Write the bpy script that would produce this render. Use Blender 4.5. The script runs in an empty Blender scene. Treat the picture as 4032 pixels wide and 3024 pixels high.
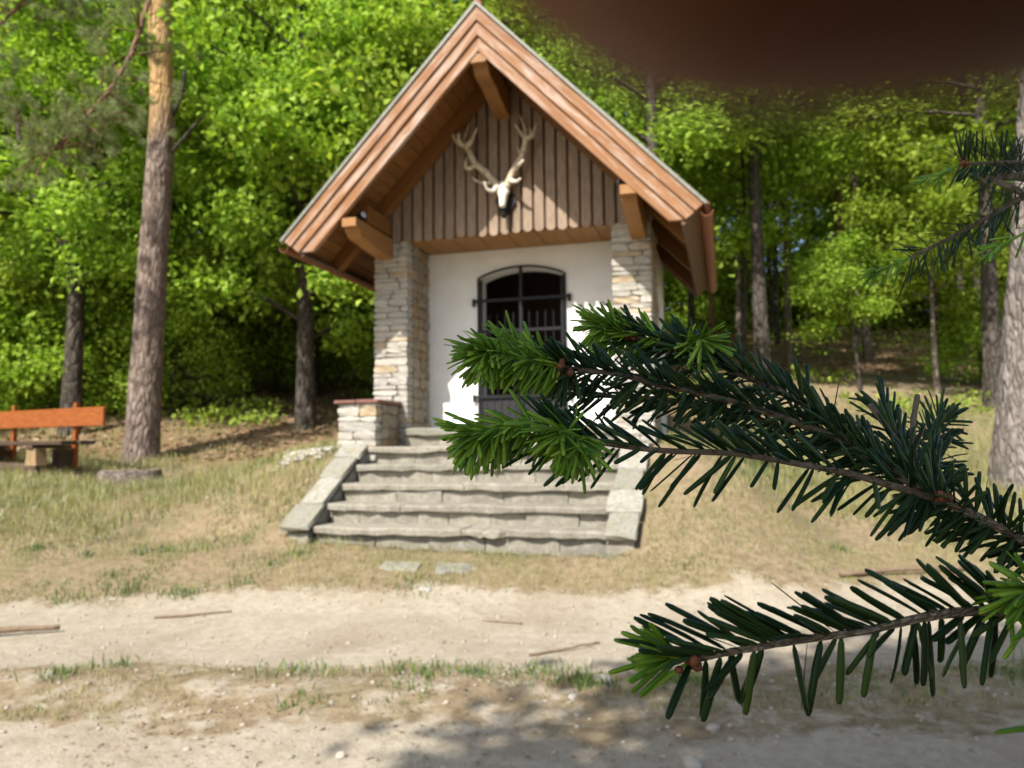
import bpy, bmesh, math, random
import numpy as np
from mathutils import Vector, Matrix, Quaternion

sc = bpy.context.scene
COL = sc.collection
rnd = random.Random(11)
npr = np.random.default_rng(11)
PI = math.pi
HC = 1.08                                   # lens height above the track

# ------------------------------------------------------------------ camera
cam = bpy.data.cameras.new('Camera')
cam.sensor_width = 36.0
cam.lens = 27.03
cam.clip_start = 0.002
cam.clip_end = 2000
cam.dof.use_dof = True
cam.dof.focus_distance = 0.335
cam.dof.aperture_fstop = 19.0
camo = bpy.data.objects.new('Camera', cam)
COL.objects.link(camo)
PITCH, ROLL = 0.0786, -0.0105
camo.matrix_world = Matrix.Translation((0, 0, HC)) @ Matrix.Rotation(PI / 2 + PITCH, 4, 'X') @ Matrix.Rotation(ROLL, 4, 'Z')
sc.camera = camo

# ------------------------------------------------------------------ sky and sun
HEAD, ELEV = math.radians(31.0), math.radians(46.6)
world = bpy.data.worlds.new('World')
sc.world = world
world.use_nodes = True
wn = world.node_tree
bg = wn.nodes['Background']
sky = wn.nodes.new('ShaderNodeTexSky')
sky.sky_type = 'NISHITA'
sky.sun_disc = False
sky.sun_elevation = ELEV
sky.sun_rotation = HEAD + PI
sky.air_density = 1.0
sky.dust_density = 2.0
wn.links.new(sky.outputs[0], bg.inputs[0])
bg.inputs[1].default_value = 0.115
sun = bpy.data.lights.new('Sun', 'SUN')
sun.energy = 4.6
sun.angle = math.radians(0.55)
sun.color = (1.0, 0.945, 0.87)
suno = bpy.data.objects.new('Sun', sun)
COL.objects.link(suno)
SD = Vector((math.sin(HEAD) * math.cos(ELEV), math.cos(HEAD) * math.cos(ELEV), -math.sin(ELEV)))
suno.rotation_euler = SD.to_track_quat('-Z', 'Y').to_euler()
suno.location = (-6, -10, 15)
sc.view_settings.view_transform = 'Standard'
sc.view_settings.look = 'None'
sc.view_settings.gamma = 1.0
sc.view_settings.exposure = 0.72
sc.view_settings.use_curve_mapping = False
sc.cycles.max_bounces = 4
sc.cycles.diffuse_bounces = 2
sc.cycles.transmission_bounces = 2
sc.cycles.use_denoising = True

# ------------------------------------------------------------------ materials
class NT:
    def __init__(s, name, rough=0.7, spec=0.3):
        s.m = bpy.data.materials.new(name)
        s.m.use_nodes = True
        s.t = s.m.node_tree
        s.b = s.t.nodes['Principled BSDF']
        s.b.inputs['Roughness'].default_value = rough
        s.b.inputs['Specular IOR Level'].default_value = spec
    def n(s, typ, **kw):
        nd = s.t.nodes.new(typ)
        for k, v in kw.items():
            if k.startswith('_'):
                setattr(nd, k[1:], v)
            else:
                nd.inputs[k.replace('__', ' ')].default_value = v
        return nd
    def l(s, a, b):
        s.t.links.new(a, b)
    def coord(s, scale=(1, 1, 1), out='Object'):
        tc = s.n('ShaderNodeTexCoord')
        mp = s.n('ShaderNodeMapping')
        mp.inputs['Scale'].default_value = scale
        s.l(tc.outputs[out], mp.inputs['Vector'])
        return mp.outputs[0]
    def noise(s, vec, scale, detail=4, rough=0.55, dist=0.0):
        nd = s.n('ShaderNodeTexNoise')
        nd.inputs['Scale'].default_value = scale
        nd.inputs['Detail'].default_value = detail
        nd.inputs['Roughness'].default_value = rough
        nd.inputs['Distortion'].default_value = dist
        if vec is not None:
            s.l(vec, nd.inputs['Vector'])
        return nd.outputs['Fac']
    def ramp(s, fac, stops):
        nd = s.n('ShaderNodeValToRGB')
        e = nd.color_ramp.elements
        while len(e) < len(stops):
            e.new(0.5)
        for el, (p, c) in zip(e, stops):
            el.position = p
            el.color = (*c, 1)
        s.l(fac, nd.inputs[0])
        return nd.outputs[0]
    def mix(s, fac, a, b, typ='MIX'):
        nd = s.n('ShaderNodeMix', _data_type='RGBA', _blend_type=typ)
        if isinstance(fac, (int, float)):
            nd.inputs[0].default_value = fac
        else:
            s.l(fac, nd.inputs[0])
        for i, v in ((6, a), (7, b)):
            if isinstance(v, tuple):
                nd.inputs[i].default_value = (*v, 1)
            else:
                s.l(v, nd.inputs[i])
        return nd.outputs[2]
    def math(s, op, a, b=0.0):
        nd = s.n('ShaderNodeMath', _operation=op)
        for i, v in ((0, a), (1, b)):
            if isinstance(v, (int, float)):
                nd.inputs[i].default_value = v
            else:
                s.l(v, nd.inputs[i])
        return nd.outputs[0]
    def col(s, c):
        if isinstance(c, tuple):
            s.b.inputs['Base Color'].default_value = (*c, 1)
        else:
            s.l(c, s.b.inputs['Base Color'])
    def bump(s, h, strength=0.3, dist=0.01):
        nd = s.n('ShaderNodeBump')
        nd.inputs['Strength'].default_value = strength
        nd.inputs['Distance'].default_value = dist
        s.l(h, nd.inputs['Height'])
        s.l(nd.outputs[0], s.b.inputs['Normal'])
    def rnd(s):
        return s.n('ShaderNodeObjectInfo').outputs['Random']
    def island(s):
        return s.n('ShaderNodeNewGeometry').outputs['Random Per Island']

M = {}
def wood(name, dark, mid, light, grain=(3, 3, 40), rough=0.65, wear=None):
    t = NT(name, rough, 0.35)
    v = t.coord(grain)
    loc = t.n('ShaderNodeMapping')
    t.l(v, loc.inputs['Vector'])
    cmb = t.n('ShaderNodeCombineXYZ')
    r = t.rnd()
    t.l(t.math('MULTIPLY', r, 37.0), cmb.inputs[0])
    t.l(t.math('MULTIPLY', r, 91.0), cmb.inputs[2])
    t.l(cmb.outputs[0], loc.inputs['Location'])
    g = t.noise(loc.outputs[0], 3.0, 6, 0.6, 0.4)
    c = t.ramp(g, [(0.25, dark), (0.5, mid), (0.75, light)])
    c = t.mix(t.math('MULTIPLY', r, 0.45), c, tuple(x * 0.55 for x in mid))
    if wear:
        w = t.noise(t.coord((2.2, 2.2, 2.2)), 1.6, 6, 0.7, 0.3)
        w2 = t.ramp(w, [(0.50, (0, 0, 0)), (0.62, (1, 1, 1))])
        w3 = t.math('MULTIPLY', w2, 0.75)
        c = t.mix(w3, c, wear)
    t.col(c)
    t.bump(g, 0.25, 0.004)
    M[name] = t.m
def sloped_wood(name, ang):
    t = NT(name, 0.62, 0.3)
    tc = t.n('ShaderNodeTexCoord')
    mp0 = t.n('ShaderNodeMapping'); mp0.inputs['Rotation'].default_value = (0, ang, 0)
    t.l(tc.outputs['Object'], mp0.inputs['Vector'])
    def vec(sc_):
        mp = t.n('ShaderNodeMapping'); mp.inputs['Scale'].default_value = sc_
        t.l(mp0.outputs[0], mp.inputs['Vector'])
        cmb = t.n('ShaderNodeCombineXYZ'); t.l(t.math('MULTIPLY', t.rnd(), 43.0), cmb.inputs[0]); t.l(t.math('MULTIPLY', t.rnd(), 71.0), cmb.inputs[2])
        t.l(cmb.outputs[0], mp.inputs['Location'])
        return mp.outputs[0]
    g = t.noise(vec((1.2, 8, 45)), 1.5, 6, 0.65, 0.6)
    c = t.ramp(g, [(0.22, (0.15, 0.064, 0.024)), (0.5, (0.28, 0.128, 0.048)), (0.78, (0.36, 0.18, 0.074))])
    w = t.noise(vec((1.3, 6, 11)), 1.4, 8, 0.72, 0.5)
    c = t.mix(t.ramp(w, [(0.47, (0, 0, 0)), (0.62, (0.8, 0.8, 0.8))]), c, (0.46, 0.36, 0.29))
    t.col(c)
    t.bump(g, 0.3, 0.004)
    M[name] = t.m
sloped_wood('fascia_left', 0.8046)
sloped_wood('fascia_right', -0.8046)
wood('soffit_wood', (0.15, 0.062, 0.016), (0.235, 0.102, 0.026), (0.30, 0.138, 0.040), (30, 2, 30), 0.55)
wood('beam_wood', (0.25, 0.115, 0.035), (0.35, 0.17, 0.052), (0.43, 0.22, 0.08), (18, 2, 18), 0.55)
wood('gable_wood', (0.15, 0.105, 0.072), (0.31, 0.228, 0.160), (0.45, 0.345, 0.25), (22, 22, 2.2), 0.75)
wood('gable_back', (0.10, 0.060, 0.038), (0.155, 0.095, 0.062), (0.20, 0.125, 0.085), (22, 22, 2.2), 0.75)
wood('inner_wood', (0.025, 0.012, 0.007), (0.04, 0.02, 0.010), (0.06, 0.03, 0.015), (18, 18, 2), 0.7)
wood('bench_orange', (0.17, 0.042, 0.012), (0.32, 0.088, 0.018), (0.44, 0.15, 0.03), (2.5, 14, 14), 0.35)
wood('bench_dark', (0.04, 0.024, 0.015), (0.09, 0.058, 0.038), (0.16, 0.11, 0.075), (3, 14, 14), 0.7)
wood('bench_pale', (0.22, 0.14, 0.07), (0.33, 0.22, 0.115), (0.42, 0.29, 0.16), (8, 8, 3), 0.75)
wood('cut_wood', (0.20, 0.15, 0.10), (0.30, 0.23, 0.16), (0.40, 0.32, 0.23), (10, 10, 10), 0.85)

t = NT('plaster', 0.85, 0.2)
v = t.coord()
a = t.noise(v, 3.2, 7, 0.7)
b = t.noise(v, 60, 4, 0.7)
t.col(t.mix(t.ramp(t.noise(v, 7, 6, 0.7), [(0.55, (0, 0, 0)), (0.75, (0.35, 0.35, 0.35))]), t.ramp(a, [(0.3, (0.72, 0.715, 0.69)), (0.7, (0.82, 0.82, 0.81))]), (0.58, 0.55, 0.48)))
t.bump(b, 0.25, 0.004)
M['plaster'] = t.m

def stone_mat(name, stops, spots, k=1.0):
    t = NT(name, 0.85, 0.25)
    v = t.coord(out='Object')
    r = t.rnd()
    cmb = t.n('ShaderNodeCombineXYZ')
    t.l(t.math('MULTIPLY', r, 53.0), cmb.inputs[0])
    t.l(t.math('MULTIPLY', r, 17.0), cmb.inputs[1])
    add = t.n('ShaderNodeVectorMath', _operation='ADD')
    t.l(v, add.inputs[0]); t.l(cmb.outputs[0], add.inputs[1])
    base = t.ramp(r, stops)
    n1 = t.noise(add.outputs[0], 2.0 * k, 6, 0.65, 0.5)
    n2 = t.noise(add.outputs[0], 9.0 * k, 5, 0.7)
    c = t.mix(t.ramp(n1, [(0.45, (0, 0, 0)), (0.68, (0.75, 0.75, 0.75))]), base, spots)
    c = t.mix(t.ramp(n2, [(0.32, (0.62, 0.62, 0.62)), (0.52, (0, 0, 0))]), c, (0.12, 0.105, 0.082))
    n3 = t.noise(add.outputs[0], 4.5 * k, 7, 0.75, 0.8)
    c = t.mix(t.ramp(n3, [(0.56, (0, 0, 0)), (0.68, (0.5, 0.5, 0.5))]), c, (0.16, 0.155, 0.09))
    t.col(c)
    t.bump(n2, 0.5, 0.012)
    M[name] = t.m
stone_mat('ledge_stone', [(0.0, (0.40, 0.375, 0.32)), (0.3, (0.50, 0.47, 0.40)), (0.55, (0.34, 0.33, 0.30)), (0.75, (0.52, 0.49, 0.43)), (0.93, (0.45, 0.33, 0.19))], (0.55, 0.52, 0.46))
stone_mat('rubble_stone', [(0.0, (0.30, 0.27, 0.21)), (0.35, (0.38, 0.32, 0.22)), (0.6, (0.26, 0.25, 0.23)), (0.8, (0.40, 0.25, 0.12)), (1.0, (0.44, 0.40, 0.33))], (0.36, 0.25, 0.13))
stone_mat('step_stone', [(0.0, (0.23, 0.215, 0.175)), (0.5, (0.29, 0.265, 0.21)), (1.0, (0.21, 0.195, 0.16))], (0.40, 0.375, 0.315), 3.5)
stone_mat('cap_stone', [(0.0, (0.30, 0.285, 0.235)), (0.5, (0.25, 0.245, 0.20)), (1.0, (0.36, 0.345, 0.30))], (0.24, 0.22, 0.14))
stone_mat('loose_stone', [(0.0, (0.38, 0.325, 0.25)), (0.5, (0.44, 0.40, 0.34)), (1.0, (0.33, 0.29, 0.24))], (0.46, 0.41, 0.33))
stone_mat('white_rubble', [(0.0, (0.52, 0.49, 0.44)), (1.0, (0.62, 0.60, 0.56))], (0.45, 0.40, 0.34))

t = NT('mortar', 0.95, 0.1)
n = t.noise(t.coord(), 40, 4)
t.col(t.ramp(n, [(0.3, (0.20, 0.18, 0.145)), (0.7, (0.28, 0.26, 0.21))]))
t.bump(n, 0.4, 0.01)
M['mortar'] = t.m
def plain(name, c, rough=0.6, metal=0.0, spec=0.4, nscale=30, var=0.25):
    t = NT(name, rough, spec)
    n = t.noise(t.coord(), nscale, 4)
    t.col(t.ramp(n, [(0.3, tuple(x * (1 - var) for x in c)), (0.7, tuple(min(1, x * (1 + var)) for x in c))]))
    t.b.inputs['Metallic'].default_value = metal
    t.bump(n, 0.12, 0.003)
    M[name] = t.m
plain('iron', (0.012, 0.013, 0.016), 0.6, 0.0, 0.25)
plain('iron_panel', (0.026, 0.025, 0.029), 0.6, 0.0, 0.25)
plain('flashing', (0.21, 0.215, 0.175), 0.5, 0.1)
plain('gutter', (0.22, 0.075, 0.035), 0.45, 0.2)
plain('tile', (0.30, 0.11, 0.06), 0.8)
plain('clay_cap', (0.20, 0.10, 0.075), 0.8)
plain('bone', (0.74, 0.69, 0.58), 0.55, 0, 0.4, 14, 0.2)
plain('antler', (0.52, 0.43, 0.31), 0.55, 0, 0.35, 26, 0.42)
plain('black_plastic', (0.012, 0.012, 0.013), 0.35)
plain('black_hair', (0.010, 0.009, 0.009), 0.6)
plain('lens_glass', (0.55, 0.57, 0.66), 0.1, 0, 0.8, 4, 0.05)
plain('stick_wood', (0.20, 0.14, 0.09), 0.85)
plain('bud', (0.16, 0.055, 0.02), 0.6, 0, 0.4, 300, 0.5)

def bark(name, stops, vs=(1, 1, 0.42), sc_=9.0, upper=None):
    t = NT(name, 0.9, 0.15)
    v = t.coord(vs)
    nz = t.noise(v, sc_ * 0.8, 5, 0.6, 1.2)
    vo = t.n('ShaderNodeTexVoronoi', _feature='DISTANCE_TO_EDGE')
    vo.inputs['Scale'].default_value = sc_ * 0.9
    wob = t.mix(0.22, v, t.n('ShaderNodeTexNoise', Scale=6.0).outputs['Color'])
    t.l(wob, vo.inputs['Vector'])
    c = t.ramp(nz, stops)
    crack = t.ramp(vo.outputs['Distance'], [(0.0, (0.42, 0.42, 0.42)), (0.16, (0, 0, 0))])
    c = t.mix(crack, c, tuple(x * 0.35 for x in stops[0][1]))
    if upper:
        tc = t.n('ShaderNodeTexCoord')
        sx = t.n('ShaderNodeSeparateXYZ')
        t.l(tc.outputs['Object'], sx.inputs[0])
        big = t.noise(t.coord((1, 1, 0.5)), 2.0, 4)
        h = t.math('ADD', sx.outputs[2], t.math('MULTIPLY', big, 1.6))
        f = t.ramp(t.math('MULTIPLY', t.math('SUBTRACT', h, upper[0]), 1.2), [(0.0, (0, 0, 0)), (1.0, (1, 1, 1))])
        oc = t.ramp(t.noise(t.coord((1, 1, 0.4)), 7.0, 5), [(0.3, upper[1]), (0.7, upper[2])])
        c = t.mix(f, c, oc)
    t.col(c)
    hgt = t.math('ADD', t.math('MULTIPLY', t.ramp(vo.outputs['Distance'], [(0.0, (0, 0, 0)), (0.25, (1, 1, 1))]), 1.0), nz)
    t.bump(hgt, 0.8, 0.03)
    M[name] = t.m
bark('pine_bark', [(0.25, (0.085, 0.06, 0.045)), (0.5, (0.24, 0.185, 0.15)), (0.72, (0.36, 0.30, 0.26))], sc_=15, upper=(5.1, (0.38, 0.225, 0.09), (0.54, 0.37, 0.18)))
bark('pine_bark_grey', [(0.25, (0.10, 0.085, 0.07)), (0.5, (0.24, 0.21, 0.185)), (0.72, (0.37, 0.33, 0.30))], sc_=17)
bark('oak_bark', [(0.25, (0.035, 0.03, 0.025)), (0.5, (0.085, 0.072, 0.058)), (0.75, (0.16, 0.14, 0.115))], sc_=14)
bark('pale_bark', [(0.25, (0.12, 0.095, 0.075)), (0.5, (0.23, 0.19, 0.155)), (0.75, (0.32, 0.27, 0.225))], sc_=14)
bark('red_bark', [(0.25, (0.12, 0.07, 0.045)), (0.5, (0.25, 0.15, 0.09)), (0.75, (0.35, 0.22, 0.14))], sc_=14)
bark('twig_bark', [(0.25, (0.20, 0.15, 0.10)), (0.5, (0.38, 0.31, 0.22)), (0.75, (0.58, 0.52, 0.42))], vs=(1, 1, 1), sc_=160)
bark('stump_bark', [(0.25, (0.10, 0.08, 0.065)), (0.5, (0.22, 0.185, 0.155)), (0.75, (0.36, 0.31, 0.27))], sc_=9)

def leaf(name, stops, trans=0.45, rough=0.5, gloss=0.06, tcol=1.5, objvar=True):
    m = bpy.data.materials.new(name)
    m.use_nodes = True
    t = NT.__new__(NT); t.m = m; t.t = m.node_tree
    t.t.nodes.remove(t.t.nodes['Principled BSDF'])
    out = t.t.nodes['Material Output']
    isl = t.island()
    c = t.ramp(isl, stops)
    if objvar:
        hs = t.n('ShaderNodeHueSaturation')
        t.l(c, hs.inputs['Color'])
        r = t.rnd()
        t.l(t.math('ADD', 0.485, t.math('MULTIPLY', r, 0.025)), hs.inputs['Hue'])
        t.l(t.math('ADD', 0.8, t.math('MULTIPLY', r, 0.4)), hs.inputs['Value'])
        c = hs.outputs[0]
    d = t.n('ShaderNodeBsdfDiffuse'); t.l(c, d.inputs['Color'])
    tr = t.n('ShaderNodeBsdfTranslucent')
    tc = t.mix(1.0, c, (tcol, tcol * 1.02, tcol * 0.45), 'MULTIPLY')
    t.l(tc, tr.inputs['Color'])
    mx = t.n('ShaderNodeMixShader'); mx.inputs[0].default_value = trans
    t.l(d.outputs[0], mx.inputs[1]); t.l(tr.outputs[0], mx.inputs[2])
    if gloss < 0.02:
        t.l(mx.outputs[0], out.inputs['Surface'])
        M[name] = m
        return
    gl = t.n('ShaderNodeBsdfGlossy', Roughness=rough)
    fr = t.n('ShaderNodeFresnel', IOR=1.4)
    mg = t.n('ShaderNodeMixShader')
    t.l(t.math('MULTIPLY', fr.outputs[0], gloss * 10), mg.inputs[0])
    t.l(mx.outputs[0], mg.inputs[1]); t.l(gl.outputs[0], mg.inputs[2])
    t.l(mg.outputs[0], out.inputs['Surface'])
    M[name] = m
leaf('oak_leaf', [(0.0, (0.14, 0.25, 0.03)), (0.5, (0.26, 0.40, 0.05)), (1.0, (0.43, 0.57, 0.11))], 0.42, 0.6, 0.012, 1.4)
leaf('far_leaf', [(0.0, (0.19, 0.30, 0.055)), (0.5, (0.31, 0.43, 0.08)), (1.0, (0.42, 0.53, 0.12))], 0.48, 0.6, 0.012, 1.35)
leaf('pine_needle', [(0.0, (0.15, 0.20, 0.09)), (0.5, (0.22, 0.27, 0.12)), (1.0, (0.32, 0.36, 0.18))], 0.2, 0.6, 0.012)
leaf('fir_needle_old', [(0.0, (0.008, 0.026, 0.007)), (0.35, (0.013, 0.040, 0.011)), (0.7, (0.022, 0.058, 0.014)), (1.0, (0.050, 0.095, 0.022))], 0.14, 0.36, 0.045, 1.2, False)
leaf('fir_needle_new', [(0.0, (0.11, 0.25, 0.022)), (0.5, (0.20, 0.38, 0.034)), (1.0, (0.34, 0.53, 0.06))], 0.35, 0.4, 0.03, 1.4, False)
leaf('dry_blade', [(0.0, (0.22, 0.17, 0.095)), (0.35, (0.40, 0.36, 0.175)), (0.58, (0.49, 0.46, 0.23)), (0.64, (0.26, 0.29, 0.09)), (1.0, (0.34, 0.37, 0.13))], 0.3, 0.6, 0.03, 1.1, False)
leaf('green_blade', [(0.0, (0.07, 0.13, 0.028)), (0.5, (0.11, 0.18, 0.038)), (1.0, (0.20, 0.25, 0.07))], 0.3, 0.6, 0.03, 1.2, False)
leaf('litter', [(0.0, (0.15, 0.085, 0.045)), (0.5, (0.28, 0.18, 0.105)), (1.0, (0.42, 0.31, 0.21))], 0.1, 0.7, 0.03, 1.0, False)

# old needles as separate objects have one island: vary by object instead
m = M['fir_needle_old'].copy(); m.name = 'fir_needle_single'; M['fir_needle_single'] = m
nt = m.node_tree
rp = [n for n in nt.nodes if n.type == 'VALTORGB'][0]
oi = nt.nodes.new('ShaderNodeObjectInfo')
nt.links.new(oi.outputs['Random'], rp.inputs[0])

# skin
t = NT('skin', 0.5, 0.4)
n = t.noise(t.coord(), 250, 4)
t.col(t.ramp(n, [(0.3, (0.155, 0.045, 0.009)), (0.7, (0.20, 0.062, 0.013))]))
t.b.inputs['Subsurface Weight'].default_value = 0.12
t.b.inputs['Subsurface Radius'].default_value = (1.0, 0.3, 0.12)
t.b.inputs['Subsurface Scale'].default_value = 0.004
M['skin'] = t.m
plain('nail', (0.55, 0.32, 0.25), 0.3)
plain('sleeve', (0.05, 0.07, 0.11), 0.9)

# ground: three real surfaces (sandy track, dry sward, leaf litter) blended by a vertex mask
t = NT('ground_mat', 0.95, 0.1)
v = t.coord()
at = t.n('ShaderNodeAttribute', _attribute_name='mask')
sp = t.n('ShaderNodeSeparateColor')
t.l(at.outputs['Color'], sp.inputs[0])
n1 = t.noise(v, 1.6, 6, 0.6)
n2 = t.noise(v, 14, 6, 0.7)
n3 = t.noise(v, 70, 4, 0.7)
sand = t.ramp(n2, [(0.25, (0.31, 0.27, 0.205)), (0.5, (0.42, 0.37, 0.285)), (0.8, (0.50, 0.45, 0.355))])
sand = t.mix(t.ramp(t.noise(v, 33, 6, 0.75), [(0.48, (0, 0, 0)), (0.70, (0.65, 0.65, 0.65))]), sand, (0.30, 0.235, 0.16))
sand = t.mix(t.ramp(n3, [(0.60, (0, 0, 0)), (0.72, (0.6, 0.6, 0.6))]), sand, (0.26, 0.20, 0.14))
sand = t.mix(t.ramp(t.noise(v, 0.9, 7, 0.7, 0.8), [(0.46, (0, 0, 0)), (0.66, (0.6, 0.6, 0.6))]), sand, (0.25, 0.195, 0.13))
sand = t.mix(t.ramp(n1, [(0.45, (0, 0, 0)), (0.75, (0.5, 0.5, 0.5))]), sand, (0.33, 0.27, 0.195))
straw = t.ramp(n2, [(0.25, (0.13, 0.092, 0.055)), (0.5, (0.255, 0.195, 0.12)), (0.8, (0.37, 0.295, 0.19))])
straw = t.mix(t.ramp(n1, [(0.48, (0, 0, 0)), (0.72, (0.6, 0.6, 0.6))]), straw, (0.13, 0.135, 0.05))
lit = t.ramp(n2, [(0.25, (0.11, 0.065, 0.035)), (0.5, (0.25, 0.165, 0.095)), (0.8, (0.38, 0.28, 0.18))])
n4 = t.math('MULTIPLY', t.math('SUBTRACT', t.noise(v, 5.0, 8, 0.72, 0.3), 0.5), 2.0)
pm = t.math('ADD', sp.outputs[0], n4)
lm = t.math('ADD', sp.outputs[2], t.math('MULTIPLY', n4, 1.2))
c = t.mix(t.ramp(pm, [(0.38, (0, 0, 0)), (0.62, (1, 1, 1))]), straw, sand)
c = t.mix(t.ramp(lm, [(0.38, (0, 0, 0)), (0.62, (1, 1, 1))]), c, lit)
t.col(c)
t.bump(t.math('ADD', n2, t.math('MULTIPLY', n3, 0.5)), 0.6, 0.03)
M['ground'] = t.m

# ------------------------------------------------------------------ geometry helpers
def link(o):
    COL.objects.link(o)
    return o
def empty(name, loc=(0, 0, 0), rz=0.0, label=None, cat=None, group=None):
    o = link(bpy.data.objects.new(name, None))
    o.empty_display_size = 0.1
    o.location = loc
    o.rotation_euler = (0, 0, rz)
    return tag(o, label, cat, group)
def tag(o, label=None, cat=None, group=None, kind=None):
    if label: o['label'] = label
    if cat: o['category'] = cat
    if group: o['group'] = group
    if kind: o['kind'] = kind
    return o
def np_mesh(name, V, F, mat=None, smooth=False):
    """V (n,3) array, F (m,k) int array, all faces with k corners"""
    V = np.asarray(V, dtype=np.float32); F = np.asarray(F, dtype=np.int32)
    me = bpy.data.meshes.new(name)
    me.vertices.add(len(V)); me.vertices.foreach_set('co', V.ravel())
    k = F.shape[1]
    me.loops.add(F.size); me.loops.foreach_set('vertex_index', F.ravel())
    me.polygons.add(len(F))
    me.polygons.foreach_set('loop_start', np.arange(0, F.size, k, dtype=np.int32))
    me.polygons.foreach_set('loop_total', np.full(len(F), k, dtype=np.int32))
    if smooth:
        me.polygons.foreach_set('use_smooth', np.ones(len(F), dtype=bool))
    me.update(calc_edges=True)
    if mat: me.materials.append(M[mat])
    return me
class MB:
    def __init__(s): s.v = []; s.f = []
    def add(s, v, f):
        o = len(s.v); s.v += [tuple(p) for p in v]; s.f += [tuple(i + o for i in q) for q in f]
    def box(s, x0, x1, y0, y1, z0, z1, c=0.0):
        if c <= 0:
            s.add([(x0, y0, z0), (x1, y0, z0), (x1, y1, z0), (x0, y1, z0), (x0, y0, z1), (x1, y0, z1), (x1, y1, z1), (x0, y1, z1)],
                  [(0, 3, 2, 1), (4, 5, 6, 7), (0, 1, 5, 4), (1, 2, 6, 5), (2, 3, 7, 6), (3, 0, 4, 7)])
            return
        bm = bmesh.new()
        bmesh.ops.create_cube(bm, size=1)
        for w in bm.verts:
            w.co = ((x0 + x1) / 2 + w.co.x * (x1 - x0), (y0 + y1) / 2 + w.co.y * (y1 - y0), (z0 + z1) / 2 + w.co.z * (z1 - z0))
        bmesh.ops.bevel(bm, geom=bm.edges[:], offset=c, segments=1, affect='EDGES')
        bm.verts.index_update()
        s.add([w.co[:] for w in bm.verts], [[w.index for w in f.verts] for f in bm.faces])
        bm.free()
    def prism(s, poly, a, b, axis='y'):
        """poly: list of 2-D points; extruded from a to b along the axis"""
        n = len(poly)
        if axis == 'y':
            f = lambda p, h: (p[0], h, p[1])
        elif axis == 'x':
            f = lambda p, h: (h, p[0], p[1])
        else:
            f = lambda p, h: (p[0], p[1], h)
        v = [f(p, a) for p in poly] + [f(p, b) for p in poly]
        fs = [tuple(range(n)), tuple(range(2 * n - 1, n - 1, -1))]
        fs += [(i + n, (i + 1) % n + n, (i + 1) % n, i) for i in range(n)]
        s.add(v, fs)
    def tube(s, pts, rad, seg=8, cap=True):
        v, f = tube_vf(pts, rad, seg, cap)
        s.add(v, f)
    def mesh(s, name, mat=None, smooth=False):
        me = bpy.data.meshes.new(name)
        me.from_pydata(s.v, [], s.f)
        bm = bmesh.new(); bm.from_mesh(me)
        bmesh.ops.recalc_face_normals(bm, faces=bm.faces[:])
        bm.to_mesh(me); bm.free()
        if smooth:
            me.polygons.foreach_set('use_smooth', np.ones(len(me.polygons), dtype=bool))
        if mat: me.materials.append(M[mat])
        me.update()
        return me
    def build(s, name, mat, parent=None, smooth=False):
        o = link(bpy.data.objects.new(name, s.mesh(name, mat, smooth)))
        o.parent = parent
        return o
def put(name, mesh, parent=None, loc=(0, 0, 0), rot=(0, 0, 0), scale=(1, 1, 1)):
    o = link(bpy.data.objects.new(name, mesh))
    o.parent = parent
    o.location = loc; o.rotation_euler = rot; o.scale = scale
    return o
def tube_vf(pts, rad, seg=8, cap=True):
    P = [Vector(p) for p in pts]
    n = len(P)
    if isinstance(rad, (int, float)): rad = [rad] * n
    v = []; f = []
    t0 = (P[1] - P[0]).normalized()
    ref = Vector((0, 0, 1)) if abs(t0.z) < 0.9 else Vector((1, 0, 0))
    u = t0.cross(ref).normalized()
    for i in range(n):
        t = (P[min(i + 1, n - 1)] - P[max(i - 1, 0)]).normalized()
        u = (u - t * u.dot(t)).normalized()
        w = t.cross(u)
        for k in range(seg):
            a = 2 * PI * k / seg
            v.append(tuple(P[i] + (u * math.cos(a) + w * math.sin(a)) * rad[i]))
    for i in range(n - 1):
        for k in range(seg):
            k2 = (k + 1) % seg
            f.append((i * seg + k, i * seg + k2, (i + 1) * seg + k2, (i + 1) * seg + k))
    if cap:
        f.append(tuple(range(seg - 1, -1, -1)))
        f.append(tuple((n - 1) * seg + k for k in range(seg)))
    return v, f
def spline(pts, n):
    """Catmull-Rom resample"""
    P = np.array(pts, float)
    Q = np.vstack([2 * P[0] - P[1], P, 2 * P[-1] - P[-2]])
    out = []
    segs = len(P) - 1
    for i in range(n):
        s = i / (n - 1) * segs
        k = min(int(s), segs - 1); t = s - k
        a, b, c, d = Q[k], Q[k + 1], Q[k + 2], Q[k + 3]
        out.append(0.5 * ((2 * b) + (-a + c) * t + (2 * a - 5 * b + 4 * c - d) * t * t + (-a + 3 * b - 3 * c + d) * t ** 3))
    return np.array(out)

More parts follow.
